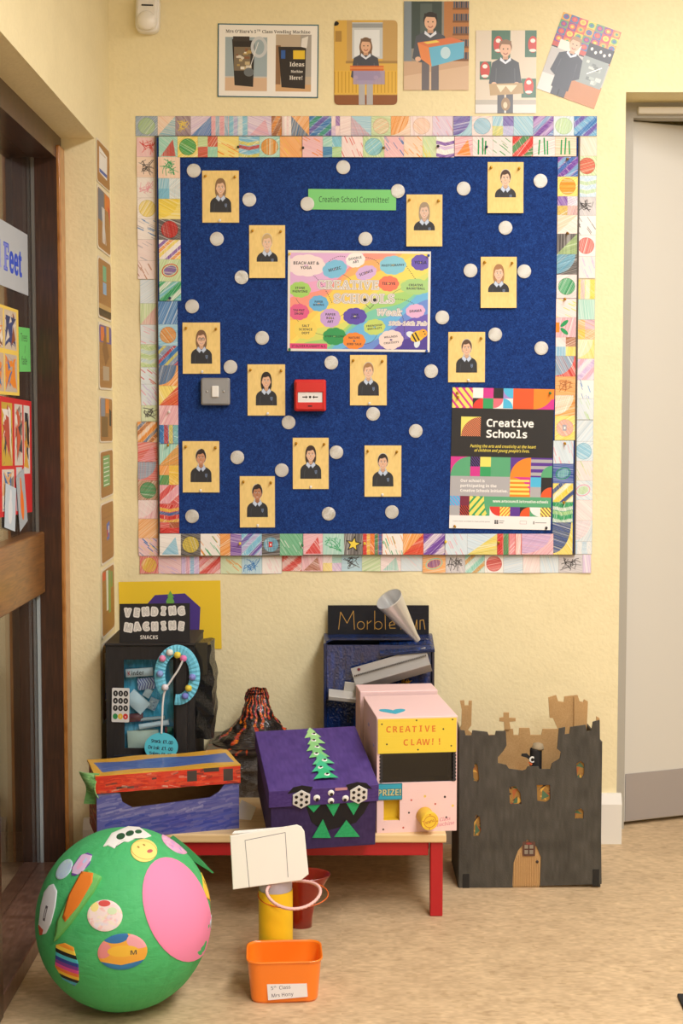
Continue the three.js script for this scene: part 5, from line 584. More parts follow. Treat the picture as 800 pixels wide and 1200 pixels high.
// ---------------------------------------------------------------- purple monster box
{
  const w = 0.266, h = 0.164, d = 0.35, tilt = R(11), turn = R(9);
  const t = thing('monster_box', 'purple cardboard box monster with green paper teeth and a spiky green back', 'cardboard model', [-0.057, BH + 0.009, BF + 0.014]);
  t.rotation.set(tilt, turn, R(1.2), 'YXZ');
  const z1 = 0.084, z0 = z1 - d, zc = (z0 + z1) / 2;   // front overhangs the bench
  const pur = T(brushMap(74, 50, 122, 12), 0.75), pur2 = T(brushMap(54, 36, 86, 10), 0.8);
  mesh('box_body', [rbox(w - 0.006, h - 0.004, d - 0.006, 0.002, 0, (h - 0.004) / 2, zc)], pur2, t);
  mesh('box_lid', [rbox(w + 0.004, 0.004, d + 0.004, 0.0015, 0, h, zc), rbox(w + 0.004, 0.044, 0.003, 0.001, 0, h - 0.021, z1 + 0.001), rbox(w + 0.004, 0.044, 0.003, 0.001, 0, h - 0.021, z0 - 0.001), rbox(0.003, 0.044, d + 0.004, 0.001, -w / 2 - 0.001, h - 0.021, zc), rbox(0.003, 0.044, d + 0.004, 0.001, w / 2 + 0.001, h - 0.021, zc)], pur, t);
  // black open mouth and teeth on the front
  const zf = z1 - 0.0028;
  mesh('mouth', cut(poly([[-0.045, h - 0.044], [0.115, h - 0.044], [0.1, h - 0.075], [0.08, h - 0.1], [0.0, h - 0.118], [-0.03, h - 0.09]]), 0.0008).translate(0, 0, zf), M(0x141015, 0.8), t);
  const grn = T(brushMap(38, 168, 104, 16), 0.75), tooth = (pts, z) => mesh('tooth', cut(poly(pts), 0.0015).translate(0, 0, z), grn, t);
  tooth([[-0.042, h - 0.043], [-0.008, h - 0.044], [-0.025, h - 0.064]], zf + 0.001); tooth([[0.006, h - 0.044], [0.04, h - 0.044], [0.024, h - 0.078]], zf + 0.001); tooth([[0.055, h - 0.043], [0.093, h - 0.041], [0.074, h - 0.078]], zf + 0.001); tooth([[-0.028, h - 0.132], [0.018, h - 0.136], [-0.002, h - 0.084]], zf + 0.001); tooth([[0.026, h - 0.134], [0.09, h - 0.138], [0.056, h - 0.09]], zf + 0.001);
  // eyes on the lid rim
  const zl = z1 + 0.0026;
  [[-0.018, h - 0.024, 0.0085, 0.1, -0.35], [0.017, h - 0.013, 0.008, 0.1, -0.3], [0.017, h - 0.034, 0.008, 0.1, -0.35], [0.053, h - 0.03, 0.0085, -0.2, -0.3]].forEach(([x, y, r, dx, dy]) => googly(t, x, y, zl, r, dx, dy));
  for (const [x, y] of [[-0.056, h - 0.024], [0.085, h - 0.021]]) {
    const e = mesh('clustered_eye', cut(poly([...Array(6)].map((_, i) => [0.0245 * Math.cos(i * Math.PI / 3 + 0.5), 0.0245 * Math.sin(i * Math.PI / 3 + 0.5)])), 0.004, { bevel: 0.001 }).translate(x, y, zl), M(0xdedbd6, 0.6), t);
    for (let i = 0; i < 7; i++) { const a = i * Math.PI / 3 + 0.5, r = i ? 0.0145 : 0; mesh('black_spot', new THREE.SphereGeometry(0.0042, 10, 6).scale(1, 1, 0.45).translate(x + r * Math.cos(a), y + r * Math.sin(a), zl + 0.0042), pupilM, e); }
  }
  const tuft = (x, s) => mesh('black_brow', cut(poly([[-0.032, -0.004], [-0.018, 0.012], [0.004, 0.016], [0.03, 0.01], [0.022, -0.006], [0, 0]].map((p) => [p[0] * s, p[1]])), 0.0014).translate(x, h - 0.004, zl), M(0x1a1518, 0.85), t); tuft(-0.058, 1); tuft(0.085, -1.05);
  mesh('pink_patch', plate(0.03, 0.007, 0.001, 0.002).translate(0.042, h - 0.004, zl), M(0xc7909c, 0.8), t);
  // spine of overlapping zigzag trees with eyes, lying on the lid
  const spine = ['#a6d68a', '#97cf86', '#8cc97e', '#7ec47c', '#5fc28a', '#3dbb88', '#34b57a'], ys = h + 0.0022;
  spine.forEach((c, i) => { const zz = z0 + 0.035 + i * 0.043, x = 0.012 + 0.004 * Math.sin(i * 2), s = 0.021 + i * 0.0013; const g = cut(poly([[0, 0.04], [s * 0.55, 0.012], [s * 0.4, 0.012], [s * 1.05, -0.024], [s * 0.3, -0.02], [0, -0.022], [-s * 0.3, -0.02], [-s * 1.05, -0.024], [-s * 0.4, 0.012], [-s * 0.55, 0.012]]), 0.0012).rotateX(-Math.PI / 2); const m = mesh('green_spine', g.translate(x, ys + 0.0011 * i, zz), M(c, 0.75), t); googly(m, x + (i % 2 ? -0.005 : 0.005), ys + 0.0011 * i + 0.0012, zz + 0.004, 0.0072, 0.1, -0.2, [-Math.PI / 2, 0, 0]); });
}
// ---------------------------------------------------------------- small tinsel ornament between the boxes
{
  const p = P(408, 868, 0.33), t = thing('tinsel_ornament', 'small gold tinsel tuft with teal end between the purple box and the pink box', 'ornament', [p.x, BH, 0.33]);
  const sp = []; for (let i = 0; i < 34; i++) { const g = new THREE.ConeGeometry(0.0022, 0.026, 4).translate(0, 0.013, 0); g.rotateX(rr(-1.4, 1.4)); g.rotateZ(rr(-1.4, 1.4)); sp.push(g.translate(rr(-0.006, 0.006), p.y - BH + 0.004, rr(-0.006, 0.006))); }
  mesh('gold_tinsel', sp, M(0xd0912a, 0.25, { metalness: 0.8 }), t);
  mesh('teal_stem', lathe([[0, 0], [0.012, 0], [0.011, 0.1], [0.014, p.y - BH - 0.022], [0.012, p.y - BH - 0.002], [0, p.y - BH]], 20), MP(0x2f8296, 0.3, { clearcoat: 0.5 }), t);
}

// ---------------------------------------------------------------- marble run
{
  const zf = 0.14, zb = 0.012, L = P(379, 760, zf).x, Rr = P(509, 760, zf).x, w = Rr - L, x0 = (L + Rr) / 2, top = P(440, 754, zf).y - BH, topB = P(440, 744, zb + 0.01).y - BH;
  const t = thing('marble_run_model', 'dark blue glossy cardboard marble run with silver funnel and ramps against the wall', 'cardboard model', [x0, BH, zb]), d = zf - zb;
  const blue = TP(cv(512, 512, (g, W, H) => { fillR(g, '#10295c', 0, 0, W, H); for (let i = 0; i < 420; i++) { g.globalAlpha = rr(0.12, 0.5); g.strokeStyle = ['#0d2049', '#18408f', '#133775', '#091633', '#1b4a9c'][i % 5]; g.lineWidth = rr(4, 20); const x = rr(-40, W), y = rr(0, H); g.beginPath(); g.moveTo(x, y); g.lineTo(x + rr(-20, 20), y + rr(30, 160)); g.stroke(); } g.globalAlpha = 1; }), 0.22, { clearcoat: 0.8, clearcoatRoughness: 0.12, bumpMap: rep(fine, 1), bumpScale: 0.002 });
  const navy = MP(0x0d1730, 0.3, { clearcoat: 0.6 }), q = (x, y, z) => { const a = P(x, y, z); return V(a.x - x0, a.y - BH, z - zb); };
  mesh('back_panel', box(w - 0.01, topB, 0.005, 0, topB / 2, 0.003), navy, t); mesh('front_panel', sheet(w - 0.018, topB - 0.02, { t: 0.005, nx: 20, ny: 24, bend: (u, v) => 0.006 * Math.cos(u * 5 + 1) * Math.cos(v * 7 + 0.6) }).translate(0, topB / 2 - 0.004, d - 0.022), blue, t);
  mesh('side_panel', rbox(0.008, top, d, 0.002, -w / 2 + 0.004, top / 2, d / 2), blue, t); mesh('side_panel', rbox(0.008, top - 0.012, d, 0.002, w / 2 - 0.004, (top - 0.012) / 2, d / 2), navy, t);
  mesh('bottom_panel', box(w - 0.016, 0.006, d - 0.006, 0, 0.003, d / 2), navy, t);
  const tp = new THREE.BoxGeometry(w, 0.006, d * 0.55, 12, 1, 6).translate(0, topB, d * 0.27); { const a = tp.attributes.position; for (let i = 0; i < a.count; i++) { const z = a.getZ(i), x = a.getX(i); a.setY(i, a.getY(i) - 0.006 * z / d - (Math.abs(x) > w * 0.42 ? 0.012 : 0) * Math.max(0, z / d * 2 - 0.1)); } tp.computeVertexNormals(); } mesh('top_panel', tp, blue, t);
  // header with gold pen lettering
  const ha = q(384, 709, 0.02), hb = q(502, 744, 0.02), hw = hb.x - ha.x, hh = ha.y - hb.y;
  const hd = mesh('header_board', sheet(hw, hh + 0.01, { t: 0.004, nx: 12, ny: 2, bend: (u) => 0.006 * u * u }), T(cv(1024, 300, (g, W, H) => { fillR(g, '#0b0b12', 0, 0, W, H); for (let i = 0; i < 60; i++) { g.globalAlpha = 0.25; fillR(g, i % 2 ? '#0c0c14' : '#1e2036', rr(0, W), rr(0, H), rr(40, 200), rr(4, 16)); } g.globalAlpha = 1; g.strokeStyle = '#c79a45'; g.lineWidth = 6; g.lineJoin = 'round'; g.lineCap = 'round'; const ln = (...p) => { g.beginPath(); p.forEach((a, i) => (i ? g.lineTo(a[0], a[1]) : g.moveTo(a[0], a[1]))); g.stroke(); }, el = (x, y, a, b) => { g.beginPath(); g.ellipse(x, y, a, b, 0, 0, 7); g.stroke(); };
    ln([110, 215], [130, 60], [195, 160], [260, 50], [270, 215]); el(335, 180, 36, 34); ln([400, 215], [400, 140], [404, 165], [440, 140]); ln([475, 50], [475, 215]); el(512, 180, 38, 34); ln([580, 50], [584, 215]); ln([620, 180], [680, 172], [660, 140], [626, 160], [630, 205], [684, 205]); ln([740, 215], [745, 55], [800, 70], [800, 120], [745, 135], [815, 215]); ln([845, 130], [850, 200], [885, 210], [902, 130], [905, 215]); ln([935, 215], [935, 135], [970, 130], [985, 215]); }), 0.8), t); hd.position.set((ha.x + hb.x) / 2, (ha.y + hb.y) / 2 - 0.005, 0.012);
  // shelf below the funnel
  const s0 = q(444, 760, zf - 0.05), s1 = q(508, 752, zf - 0.05), sh = mesh('funnel_shelf', rbox(s1.x - s0.x, 0.01, 0.11, 0.002), blue, t); sh.position.set((s0.x + s1.x) / 2, (s0.y + s1.y) / 2, d * 0.62); sh.rotation.set(R(14), 0, R(5));
  const sil = (r) => M(0xb4b1ab, r, { metalness: 0.75, side: THREE.DoubleSide });
  // funnel: hollow cone from its wide mouth to the narrow tip
  const m0 = q(454, 699, 0.19), m1 = q(489, 750, 0.14), ax = m1.clone().sub(m0), len = ax.length(), fg = lathe([[0.0075, 0], [0.009, 0.02], [0.0385, len], [0.0395, len + 0.001], [0.0395, len - 0.002], [0.0105, 0.019], [0.009, 0]].reverse(), 40);
  const fu = mesh('funnel', fg, M(0xdededc, 0.3, { metalness: 0.6, side: THREE.DoubleSide }), t); const dir = m0.clone().sub(m1).normalize(); dir.z += 0.12; dir.normalize(); fu.position.copy(m1); fu.quaternion.setFromUnitVectors(V(0, 1, 0), dir);
  // upper ramp: folded silver channel with a punched strip
  const r0 = q(413, 790, zf - 0.02), r1 = q(500, 765, zf - 0.02), rl = r1.clone().sub(r0).length(), ra = Math.atan2(r1.y - r0.y, r1.x - r0.x), rp = new THREE.Group();
  const ch = new THREE.ExtrudeGeometry(poly([[0, 0.02], [0.002, 0.02], [0.007, 0.0], [0.012, -0.03], [0.05, -0.04], [0.07, -0.018], [0.07, -0.02], [0.05, -0.043], [0.01, -0.032], [0.005, 0.0]]), { depth: rl, bevelEnabled: false }).rotateY(Math.PI / 2);
  const ramp = mesh('ramp', ch, T(cv(512, 256, (g, W, H) => { fillR(g, '#b5b1ab', 0, 0, W, H); }), 0.38, { metalness: 0.55, side: THREE.DoubleSide, bumpMap: rep(fine, 40), bumpScale: 0.0006 }), t); ramp.position.set(r0.x, r0.y, d - 0.006); ramp.rotation.z = ra; ramp.geometry.scale(1, 1, -1); ramp.geometry.computeVertexNormals();
  ramp.geometry.index || 0;
  const studs = []; for (let i = 0; i < 46; i++) studs.push(new THREE.BoxGeometry(0.0026, 0.005, 0.0016).translate(0.006 + i * (rl - 0.012) / 45, -0.002, 0.012)); mesh('punched_strip', studs, M(0x4a4744, 0.5, { metalness: 0.5 }), ramp);
  mesh('red_dot', lathe([[0, 0], [0.0045, 0], [0.0045, 0.001], [0, 0.0012]], 14).rotateX(Math.PI / 2).translate(0.022, 0.012, 0.006), M(0x6d1f26, 0.5), ramp);
  // lower ramp
  const lo = mesh('ramp', [rbox(0.1, 0.004, 0.06, 0.001, 0.05, 0, 0), rbox(0.1, 0.012, 0.003, 0.001, 0.05, 0.005, 0.03), rbox(0.05, 0.03, 0.003, 0.001, 0.068, 0.016, -0.028)], M(0xc7c3ba, 0.45, { metalness: 0.2 }), t); const l0 = q(385, 812, zf); lo.position.set(l0.x, l0.y, d + 0.02); lo.rotation.set(R(18), 0, R(-7));
  const gb = q(475, 799, zf - 0.02), bs = []; for (let i = 0; i < 26; i++) { const g = new THREE.ConeGeometry(0.003, 0.018, 4).translate(0, 0.008, 0); g.rotateX(rr(-2, 2)); g.rotateZ(rr(-2, 2)); bs.push(g.translate(rr(-0.012, 0.012), rr(-0.004, 0.004), 0)); } mesh('gold_tinsel', bs, M(0xc79a2c, 0.3, { metalness: 0.8 }), t).position.set(gb.x, gb.y, d);
}

// ---------------------------------------------------------------- claw machine
{
  const a = P(441, 975, 0.612), b = P(535.5, 971, 0.612), w = b.x - a.x, h = P(488, 841, 0.612).y - BH, d = 0.39, turn = R(6.2);
  const t = thing('claw_machine_model', 'pink cardboard claw machine model with yellow sign, dark window and yellow knob', 'cardboard model', [(a.x + b.x) / 2, BH, 0.612], turn);
  const pinkT = (dots) => cv(512, 700, (g, W, H) => { fillR(g, '#eecac6', 0, 0, W, H); for (let i = 0; i < 200; i++) { g.globalAlpha = 0.1; fillR(g, i % 2 ? '#f6d8d4' : '#e0b6b4', rr(0, W), rr(0, H), rr(20, 120), rr(2, 6)); } g.globalAlpha = 1; (dots || []).forEach(([c, x, y, r]) => oval(g, c, x * W, y * H, r || 6, r || 6)); if (dots) { g.save(); g.translate(400, 640); g.rotate(-0.1); g.fillStyle = '#c86a80'; g.font = 'italic 30px serif'; g.fillText('Class', 0, 0); g.fillText('machine', -30, 30); g.restore(); } });
  const pk = T(pinkT(), 0.7), zF = 0, q = (x, y) => { const p = P(x, y, 0.612); return [p.x - (a.x + b.x) / 2, p.y - BH]; };
  const wl = q(446, 880)[0], wr = q(533, 880)[0], wt = q(490, 880)[1], wb = q(490, 917)[1], pl = q(449, 940)[0], pr = q(468, 940)[0], pt = q(458, 936)[1], pb = q(458, 961)[1];
  const fs = poly([[-w / 2, 0], [w / 2, 0], [w / 2, h], [-w / 2, h]]); fs.holes.push(hole([[wl, wb], [wr, wb], [wr, wt], [wl, wt]]), hole([[pl, pb], [pr, pb], [pr, pt], [pl, pt]]));
  const dots = [['#3a2f2c', 0.08, 0.97], ['#b5483a', 0.33, 0.96], ['#2c2624', 0.4, 0.83], ['#c04a3c', 0.43, 0.72], ['#2c2624', 0.85, 0.7, 7], ['#b5483a', 0.73, 0.76], ['#e6c25c', 0.6, 0.69, 8], ['#e6c25c', 0.95, 0.78, 8], ['#3a2f2c', 0.87, 0.88], ['#d9b0a8', 0.6, 0.9]];
  mesh('front_panel', cut(fs, 0.006).translate(0, 0, -0.006), T(pinkT(dots), 0.65), t);
  const md = d * 0.7, rd = d - md - 0.018;   // front box and rear box with a gap between
  for (const s of [-1, 1]) mesh('side_panel', rbox(0.006, h, md - 0.006, 0.0015, s * (w / 2 - 0.003), h / 2, -0.006 - (md - 0.006) / 2), pk, t);
  mesh('top_panel', rbox(w + 0.002, 0.006, md + 0.002, 0.002, 0, h, -md / 2), pk, t); mesh('bottom_panel', box(w - 0.012, 0.006, md - 0.012, 0, 0.003, -md / 2), pk, t); mesh('inner_back', box(w - 0.012, h - 0.01, 0.004, 0, h / 2, -md + 0.002), M(0x1e1d1f, 0.8), t);  // inner back coloured near black for the shade inside the box
  mesh('rear_box', rbox(w + 0.01, h + 0.012, rd, 0.003, -0.003, (h + 0.012) / 2, -md - 0.018 - rd / 2), pk, t);
  mesh('chute_floor', box(w - 0.012, 0.004, 0.09, 0, wb - 0.012, -0.055), M(0x232226, 0.7), t); mesh('inner_wall', box(w - 0.014, wt - wb + 0.07, 0.003, 0, (wt + wb) / 2 + 0.01, -0.1), M(0x26262b, 0.4), t);  // cavity behind the window painted dark in place of real shade
  mesh('window_film', box(wr - wl + 0.008, wt - wb + 0.008, 0.0008, (wl + wr) / 2, (wt + wb) / 2, -0.0075), MP(0x8a9098, 0.08, { transmission: 1, thickness: 0 }), t);
  // scalloped dark edging beside the window
  for (const s of [-1, 1]) { const sc = []; for (let i = 0; i < 9; i++) sc.push(cyl(0.0046, 0.0046, 0.0016, 12).rotateX(Math.PI / 2).translate(s > 0 ? wr : wl, wb + 0.006 + i * (wt - wb - 0.01) / 8, 0.0008)); mesh('scalloped_edge', sc, M(0x2b2a2d, 0.5), t); }
  // hanging claw inside
  const sy = q(488, 842)[1], sy2 = q(488, 880)[1];
  const sg = mesh('yellow_sign', plate(w - 0.004, sy - sy2 + 0.004, 0.003, 0.001).translate(0, (sy + sy2) / 2 - 0.002, 0.0005), T(cv(1024, 440, (g, W, H) => { fillR(g, '#eacb3e', 0, 0, W, H); for (let i = 0; i < 90; i++) { g.globalAlpha = 0.15; fillR(g, i % 2 ? '#f2d95c' : '#dcb92c', rr(0, W), rr(0, H), rr(40, 200), rr(3, 9)); } g.globalAlpha = 1; wob(g, 'CREATIVE', 135, 130, 'bold 112px sans-serif', '#d9742a', 84, 0.06); wob(g, 'CLAW!!', 360, 300, 'bold 112px sans-serif', '#d9742a', 88, 0.06); [[50, 60], [500, 20], [850, 140], [970, 20], [115, 320], [955, 360], [520, 400]].forEach(([x, y]) => oval(g, '#4a3a20', x, y, 11, 11)); }), 0.75), t);
  mesh('prize_sign', plate(0.066, 0.042, 0.0025, 0.001).translate(q(455.5, 926)[0], q(455, 926.5)[1], 0.001), T(cv(384, 240, (g, W, H) => { fillR(g, '#2f9db4', 0, 0, W, H); g.lineWidth = 12; g.strokeStyle = '#23727f'; g.strokeRect(6, 6, W - 12, H - 12); g.save(); g.font = 'bold 130px sans-serif'; g.textBaseline = 'middle'; g.strokeStyle = '#20505c'; g.lineWidth = 14; g.strokeText('PRIZE!', 12, 130, 360); g.fillStyle = '#c8c48c'; g.fillText('PRIZE!', 12, 130, 360); g.restore(); }), 0.7), t);
  mesh('prize_chute', [box(pr - pl + 0.01, 0.004, 0.04, (pl + pr) / 2, pb - 0.001, -0.026), box(pr - pl + 0.012, pt - pb + 0.01, 0.003, (pl + pr) / 2, (pt + pb) / 2, -0.03), box(0.003, pt - pb, 0.03, pl - 0.002, (pt + pb) / 2, -0.02), box(0.003, pt - pb, 0.03, pr + 0.002, (pt + pb) / 2, -0.02)], M(0xe6c22a, 0.7), t);
  const k = q(497, 955), kn = mesh('turn_knob', lathe([[0, 0], [0.0215, 0], [0.021, 0.03], [0.0235, 0.033], [0.0235, 0.041], [0.021, 0.043], [0, 0.043]], 36).rotateX(Math.PI / 2), M(0xeabf35, 0.6), t); kn.position.set(k[0], k[1], 0); kn.rotation.set(R(8), R(10), 0);
  mesh('knob_face', cyl(0.0225, 0.0225, 0.0008, 36).rotateX(Math.PI / 2).rotateZ(-Math.PI / 2 + 0.25).translate(0, 0, 0.0434), T(cv(256, 256, (g) => { fillR(g, '#f0c93c', 0, 0, 256, 256); g.strokeStyle = '#c8742c'; g.lineWidth = 9; g.beginPath(); g.arc(128, 128, 88, 0, 7); g.stroke(); g.font = 'bold 54px sans-serif'; g.textAlign = 'center'; g.textBaseline = 'middle'; g.fillStyle = '#b5642a'; g.fillText('TURN', 128, 130); [[0.4], [1.8], [3.4], [5]].forEach(([a]) => oval(g, '#c8742c', 128 + 108 * Math.cos(a), 128 + 108 * Math.sin(a), 10, 10)); }), 0.6), kn);
  const hs = new THREE.Shape(); hs.moveTo(0, -0.03); hs.bezierCurveTo(-0.02, -0.012, -0.05, 0.0, -0.04, 0.016); hs.bezierCurveTo(-0.03, 0.026, -0.008, 0.02, 0, 0.006); hs.bezierCurveTo(0.01, 0.022, 0.034, 0.024, 0.038, 0.012); hs.bezierCurveTo(0.04, -0.002, 0.02, -0.014, 0, -0.03);
  mesh('teal_heart', cut(hs, 0.0008).scale(0.85, 1.2, 1).rotateX(-Math.PI / 2).translate(-w / 2 + 0.052, h + 0.003, -0.07), M(0x3fa9c0, 0.8), t);
  for (const [y, z] of [[0.72, -0.06], [0.5, -0.12], [0.83, -0.16]]) mesh('lilac_tab', rbox(0.0016, 0.008, 0.018, 0.0006, -w / 2 - 0.0008, h * y, z), M(0xb7a8cc, 0.7), t);
}

// ---------------------------------------------------------------- castle
{
  const zf = 0.41, zb = 0.2, c = P(620, 1040, zf), x0 = c.x, q = (x, y, z = zf) => { const p = P(x, y, z); return [p.x - x0, Math.max(0.001, p.y)]; };
  const t = thing('castle_model', 'black painted cardboard castle standing on the floor right of the bench', 'cardboard model', [x0, 0, zf]);
  const ct = (x, y) => [510 + x / 3.636, 800 + y / 3.636];
  const out = [[100, 878], [102, 203], [125, 205], [129, 226], [154, 226], [158, 204], [222, 211], [228, 226], [254, 224], [258, 207], [300, 207], [303, 268], [290, 290], [266, 318], [266, 344], [303, 352], [314, 368], [372, 376], [386, 372], [394, 358], [440, 358], [446, 370], [490, 370], [497, 345], [530, 325], [535, 296], [519, 282], [526, 196], [553, 190], [551, 222], [571, 219], [575, 190], [640, 181], [645, 209], [665, 206], [671, 168], [700, 160], [708, 858], [446, 866], [450, 745], [432, 700], [392, 668], [352, 715], [332, 770], [328, 872]].map(([x, y]) => q(...ct(x, y)));
  const dark = T(brushMap(70, 66, 58, 12), 0.8, { bumpMap: rep(fine, 2), bumpScale: 0.0004 }), cardM = T(rep(cardMap, 1), 0.85);
  const front = poly(out);
  const wins = [[[163, 420], [160, 372], [170, 340], [180, 352], [187, 410], [182, 424]], [[317, 520], [315, 446], [340, 440], [362, 470], [366, 518]], [[434, 505], [432, 436], [488, 436], [490, 500], [470, 510]], [[604, 404], [600, 345], [618, 334], [634, 345], [634, 390], [622, 408]], [[162, 656], [164, 600], [174, 562], [190, 572], [194, 630], [186, 655]], [[594, 582], [596, 545], [620, 536], [632, 548], [630, 580]]];
  wins.forEach((p) => front.holes.push(hole(p.map(([x, y]) => q(...ct(x, y))))));
  const door = [[328, 868], [332, 770], [352, 715], [392, 668], [432, 700], [450, 745], [446, 866]];
  
  mesh('front_wall', cut(front, 0.006).translate(0, 0, -0.006), dark, t);
  const picT = cv(256, 256, (g, W, H) => { fillR(g, '#9c7234', 0, 0, W, H); for (let i = 0; i < 60; i++) { const x = rr(0, W), y = rr(0, H), c2 = ['#c98c32', '#7a2f34', '#4a6a4c', '#d9a848', '#3a2a24', '#a85a2c'][i % 6]; area(g, c2, [[x, y], [x + rr(-50, 50), y + rr(10, 50)], [x + rr(-50, 50), y + rr(-40, 40)]]); } });
  wins.forEach((p) => { const pts = p.map(([x, y]) => q(...ct(x, y))), xs = pts.map((k) => k[0]), ys = pts.map((k) => k[1]), cx = (Math.min(...xs) + Math.max(...xs)) / 2, cy = (Math.min(...ys) + Math.max(...ys)) / 2, o = rr(0, 0.5); mesh('window_picture', cut(rrShape(Math.max(...xs) - Math.min(...xs) + 0.008, Math.max(...ys) - Math.min(...ys) + 0.008, 0.001), 0.001, { uv: [o, o, o + 0.4, o + 0.5] }).translate(cx, cy, -0.0075), T(picT, 0.7), t); });
  // door with corrugated ribs
  const dp = door.map(([x, y]) => q(...ct(x, y))), dm = mesh('door', cut(poly(dp), 0.003).translate(0, 0, -0.0065), cardM, t), ribs = [];
  const dx0 = dp[0][0], dx1 = dp[6][0], n = 16; for (let i = 0; i < n; i++) { const x = dx0 + 0.002 + (dx1 - dx0 - 0.004) * (i + 0.5) / n, f = Math.abs((i + 0.5) / n - 0.53) * 2, ht = dp[1][1] + (dp[3][1] - dp[1][1]) * (1 - f) * 0.86; ribs.push(cyl(0.0016, 0.0016, ht, 6).translate(x, ht / 2 + 0.001, -0.0032)); } mesh('corrugation', ribs, T(rep(cardMap, 4), 0.85), dm);
  const wd = q(...ct(398, 708)); mesh('door_window', plate(0.034, 0.04, 0.0016, 0.004).translate(wd[0], wd[1], -0.0014), T(cv(128, 128, (g, W) => { fillR(g, '#5a3a2c', 0, 0, W, W); fillR(g, '#8a8070', 20, 30, 88, 80); fillR(g, '#4a2a20', 56, 30, 14, 80); fillR(g, '#4a2a20', 20, 62, 88, 12); oval(g, '#8a3a30', 64, 18, 30, 10); }), 0.7), dm);
  const kn = q(...ct(434, 764)); mesh('door_knob', new THREE.SphereGeometry(0.0042, 12, 8).scale(1, 1, 0.5).translate(kn[0], kn[1], -0.0015), M(0x3a2a24, 0.5), dm);
  for (const [x, y] of [[130, 850], [683, 830]]) { const p = q(...ct(x, y)); mesh('black_tape', plate(0.018, 0.046, 0.0008, 0.001).translate(p[0], p[1], 0.0003), M(0x171614, 0.6), t); }
  // side walls run back to the wall
  const xl = out[0][0], xr = out[37][0], ls = P(521, 900, 0.18);
  mesh('side_wall', span(0, 0.005, 0.001, out[1][1], -(zf - 0.185), -0.006).translate(xl - 0.002, 0, 0), dark, t); mesh('side_wall', span(-0.005, 0, 0.001, out[36][1] - 0.06, -(zf - 0.185), -0.006).translate(xr - 0.002, 0, 0), dark, t);
  // brown back wall with battlements, towers and cross
  const zk = 0.19, b = (x, y) => q(...ct(x, y), zk);
  const bw = poly([[100, 878], [90, 216], [110, 180], [112, 116], [104, 76], [122, 74], [124, 96], [140, 96], [142, 76], [155, 76], [152, 180], [138, 200], [160, 218], [270, 222], [300, 196], [312, 196], [330, 196], [332, 222], [354, 222], [356, 192], [400, 192], [404, 222], [450, 222], [456, 196], [520, 196], [500, 150], [486, 148], [480, 62], [513, 52], [522, 78], [546, 82], [548, 58], [604, 52], [612, 78], [628, 82], [632, 70], [648, 78], [640, 180], [672, 196], [668, 176], [684, 166], [684, 142], [698, 150], [700, 878]].map(([x, y]) => b(x, y)));
  mesh('back_wall', cut(bw, 0.005).translate(0, 0, zk - zf), cardM, t);
  const tw = mesh('tower_panel', cut(poly([[588, 240], [588, 58], [604, 53], [612, 79], [628, 83], [632, 71], [647, 79], [640, 240]].map(([x, y]) => b(x, y))), 0.004).translate(0, 0, zk - zf + 0.006), T(rep(cardMap, 2), 0.85), t);
  mesh('cross', cut(poly([[288, 124], [312, 124], [312, 146], [340, 148], [340, 162], [314, 164], [318, 190], [312, 198], [292, 198], [290, 164], [270, 162], [272, 146], [288, 144]].map(([x, y]) => b(x, y))), 0.004, { bevel: 0.0008 }).translate(0, 0, zk - zf + 0.006), T(rep(cardMap, 3), 0.85), t);
  mesh('inner_ledge', box(0.045, 0.005, zf - zk - 0.02, q(...ct(412, 360))[0], q(...ct(412, 470))[1], (zk - zf) / 2), cardM, t);
  // bird puppet looking out
  const bp = P(627.5, 898, zf - 0.05), pt = thing('bird_puppet', 'small black paper roll bird with a round white eye peeping over the castle wall', 'puppet', [bp.x, q(...ct(412, 470))[1] + 0.0025, zf - 0.05]);
  const hh = P(627, 872, zf - 0.05).y - pt.position.y, r = 0.0165;
  mesh('black_roll', lathe([[r - 0.0015, 0], [r, 0], [r, hh - 0.014], [r - 0.001, hh - 0.012], [r - 0.0015, hh - 0.014], [r - 0.0015, 0]], 28), M(0x1d1b1b, 0.7, { side: THREE.DoubleSide }), pt);
  mesh('roll_end', lathe([[0, 0], [r * 0.97, 0.001], [r * 0.99, 0.006], [r * 0.8, 0.016], [r * 0.3, 0.019], [0, 0.0192]], 24).translate(0, hh - 0.015, 0).rotateZ(-0.05), M(0x9a8a6e, 0.8), pt);
  const ey = mesh('eye', cyl(0.0085, 0.0085, 0.0016, 22).rotateX(Math.PI / 2).translate(-0.011, hh - 0.039, r * 0.86), M(0xf0eee8, 0.5), pt); mesh('pupil', cyl(0.0045, 0.0045, 0.001, 18).rotateX(Math.PI / 2).translate(-0.011, hh - 0.039, r * 0.86 + 0.0012), pupilM, ey);
  mesh('wing', cut(poly([[0, 0], [-0.012, 0.012], [-0.026, 0.011], [-0.027, 0.004], [-0.014, 0.0005], [-0.004, -0.006]]), 0.0016).translate(-r + 0.003, hh - 0.036, 0.004), M(0x1d1b1b, 0.7), pt);
  mesh('beak', new THREE.ConeGeometry(0.005, 0.012, 10).rotateZ(0.9).translate(-r - 0.001, hh - 0.05, r * 0.6), M(0xd9601f, 0.6), pt);
}

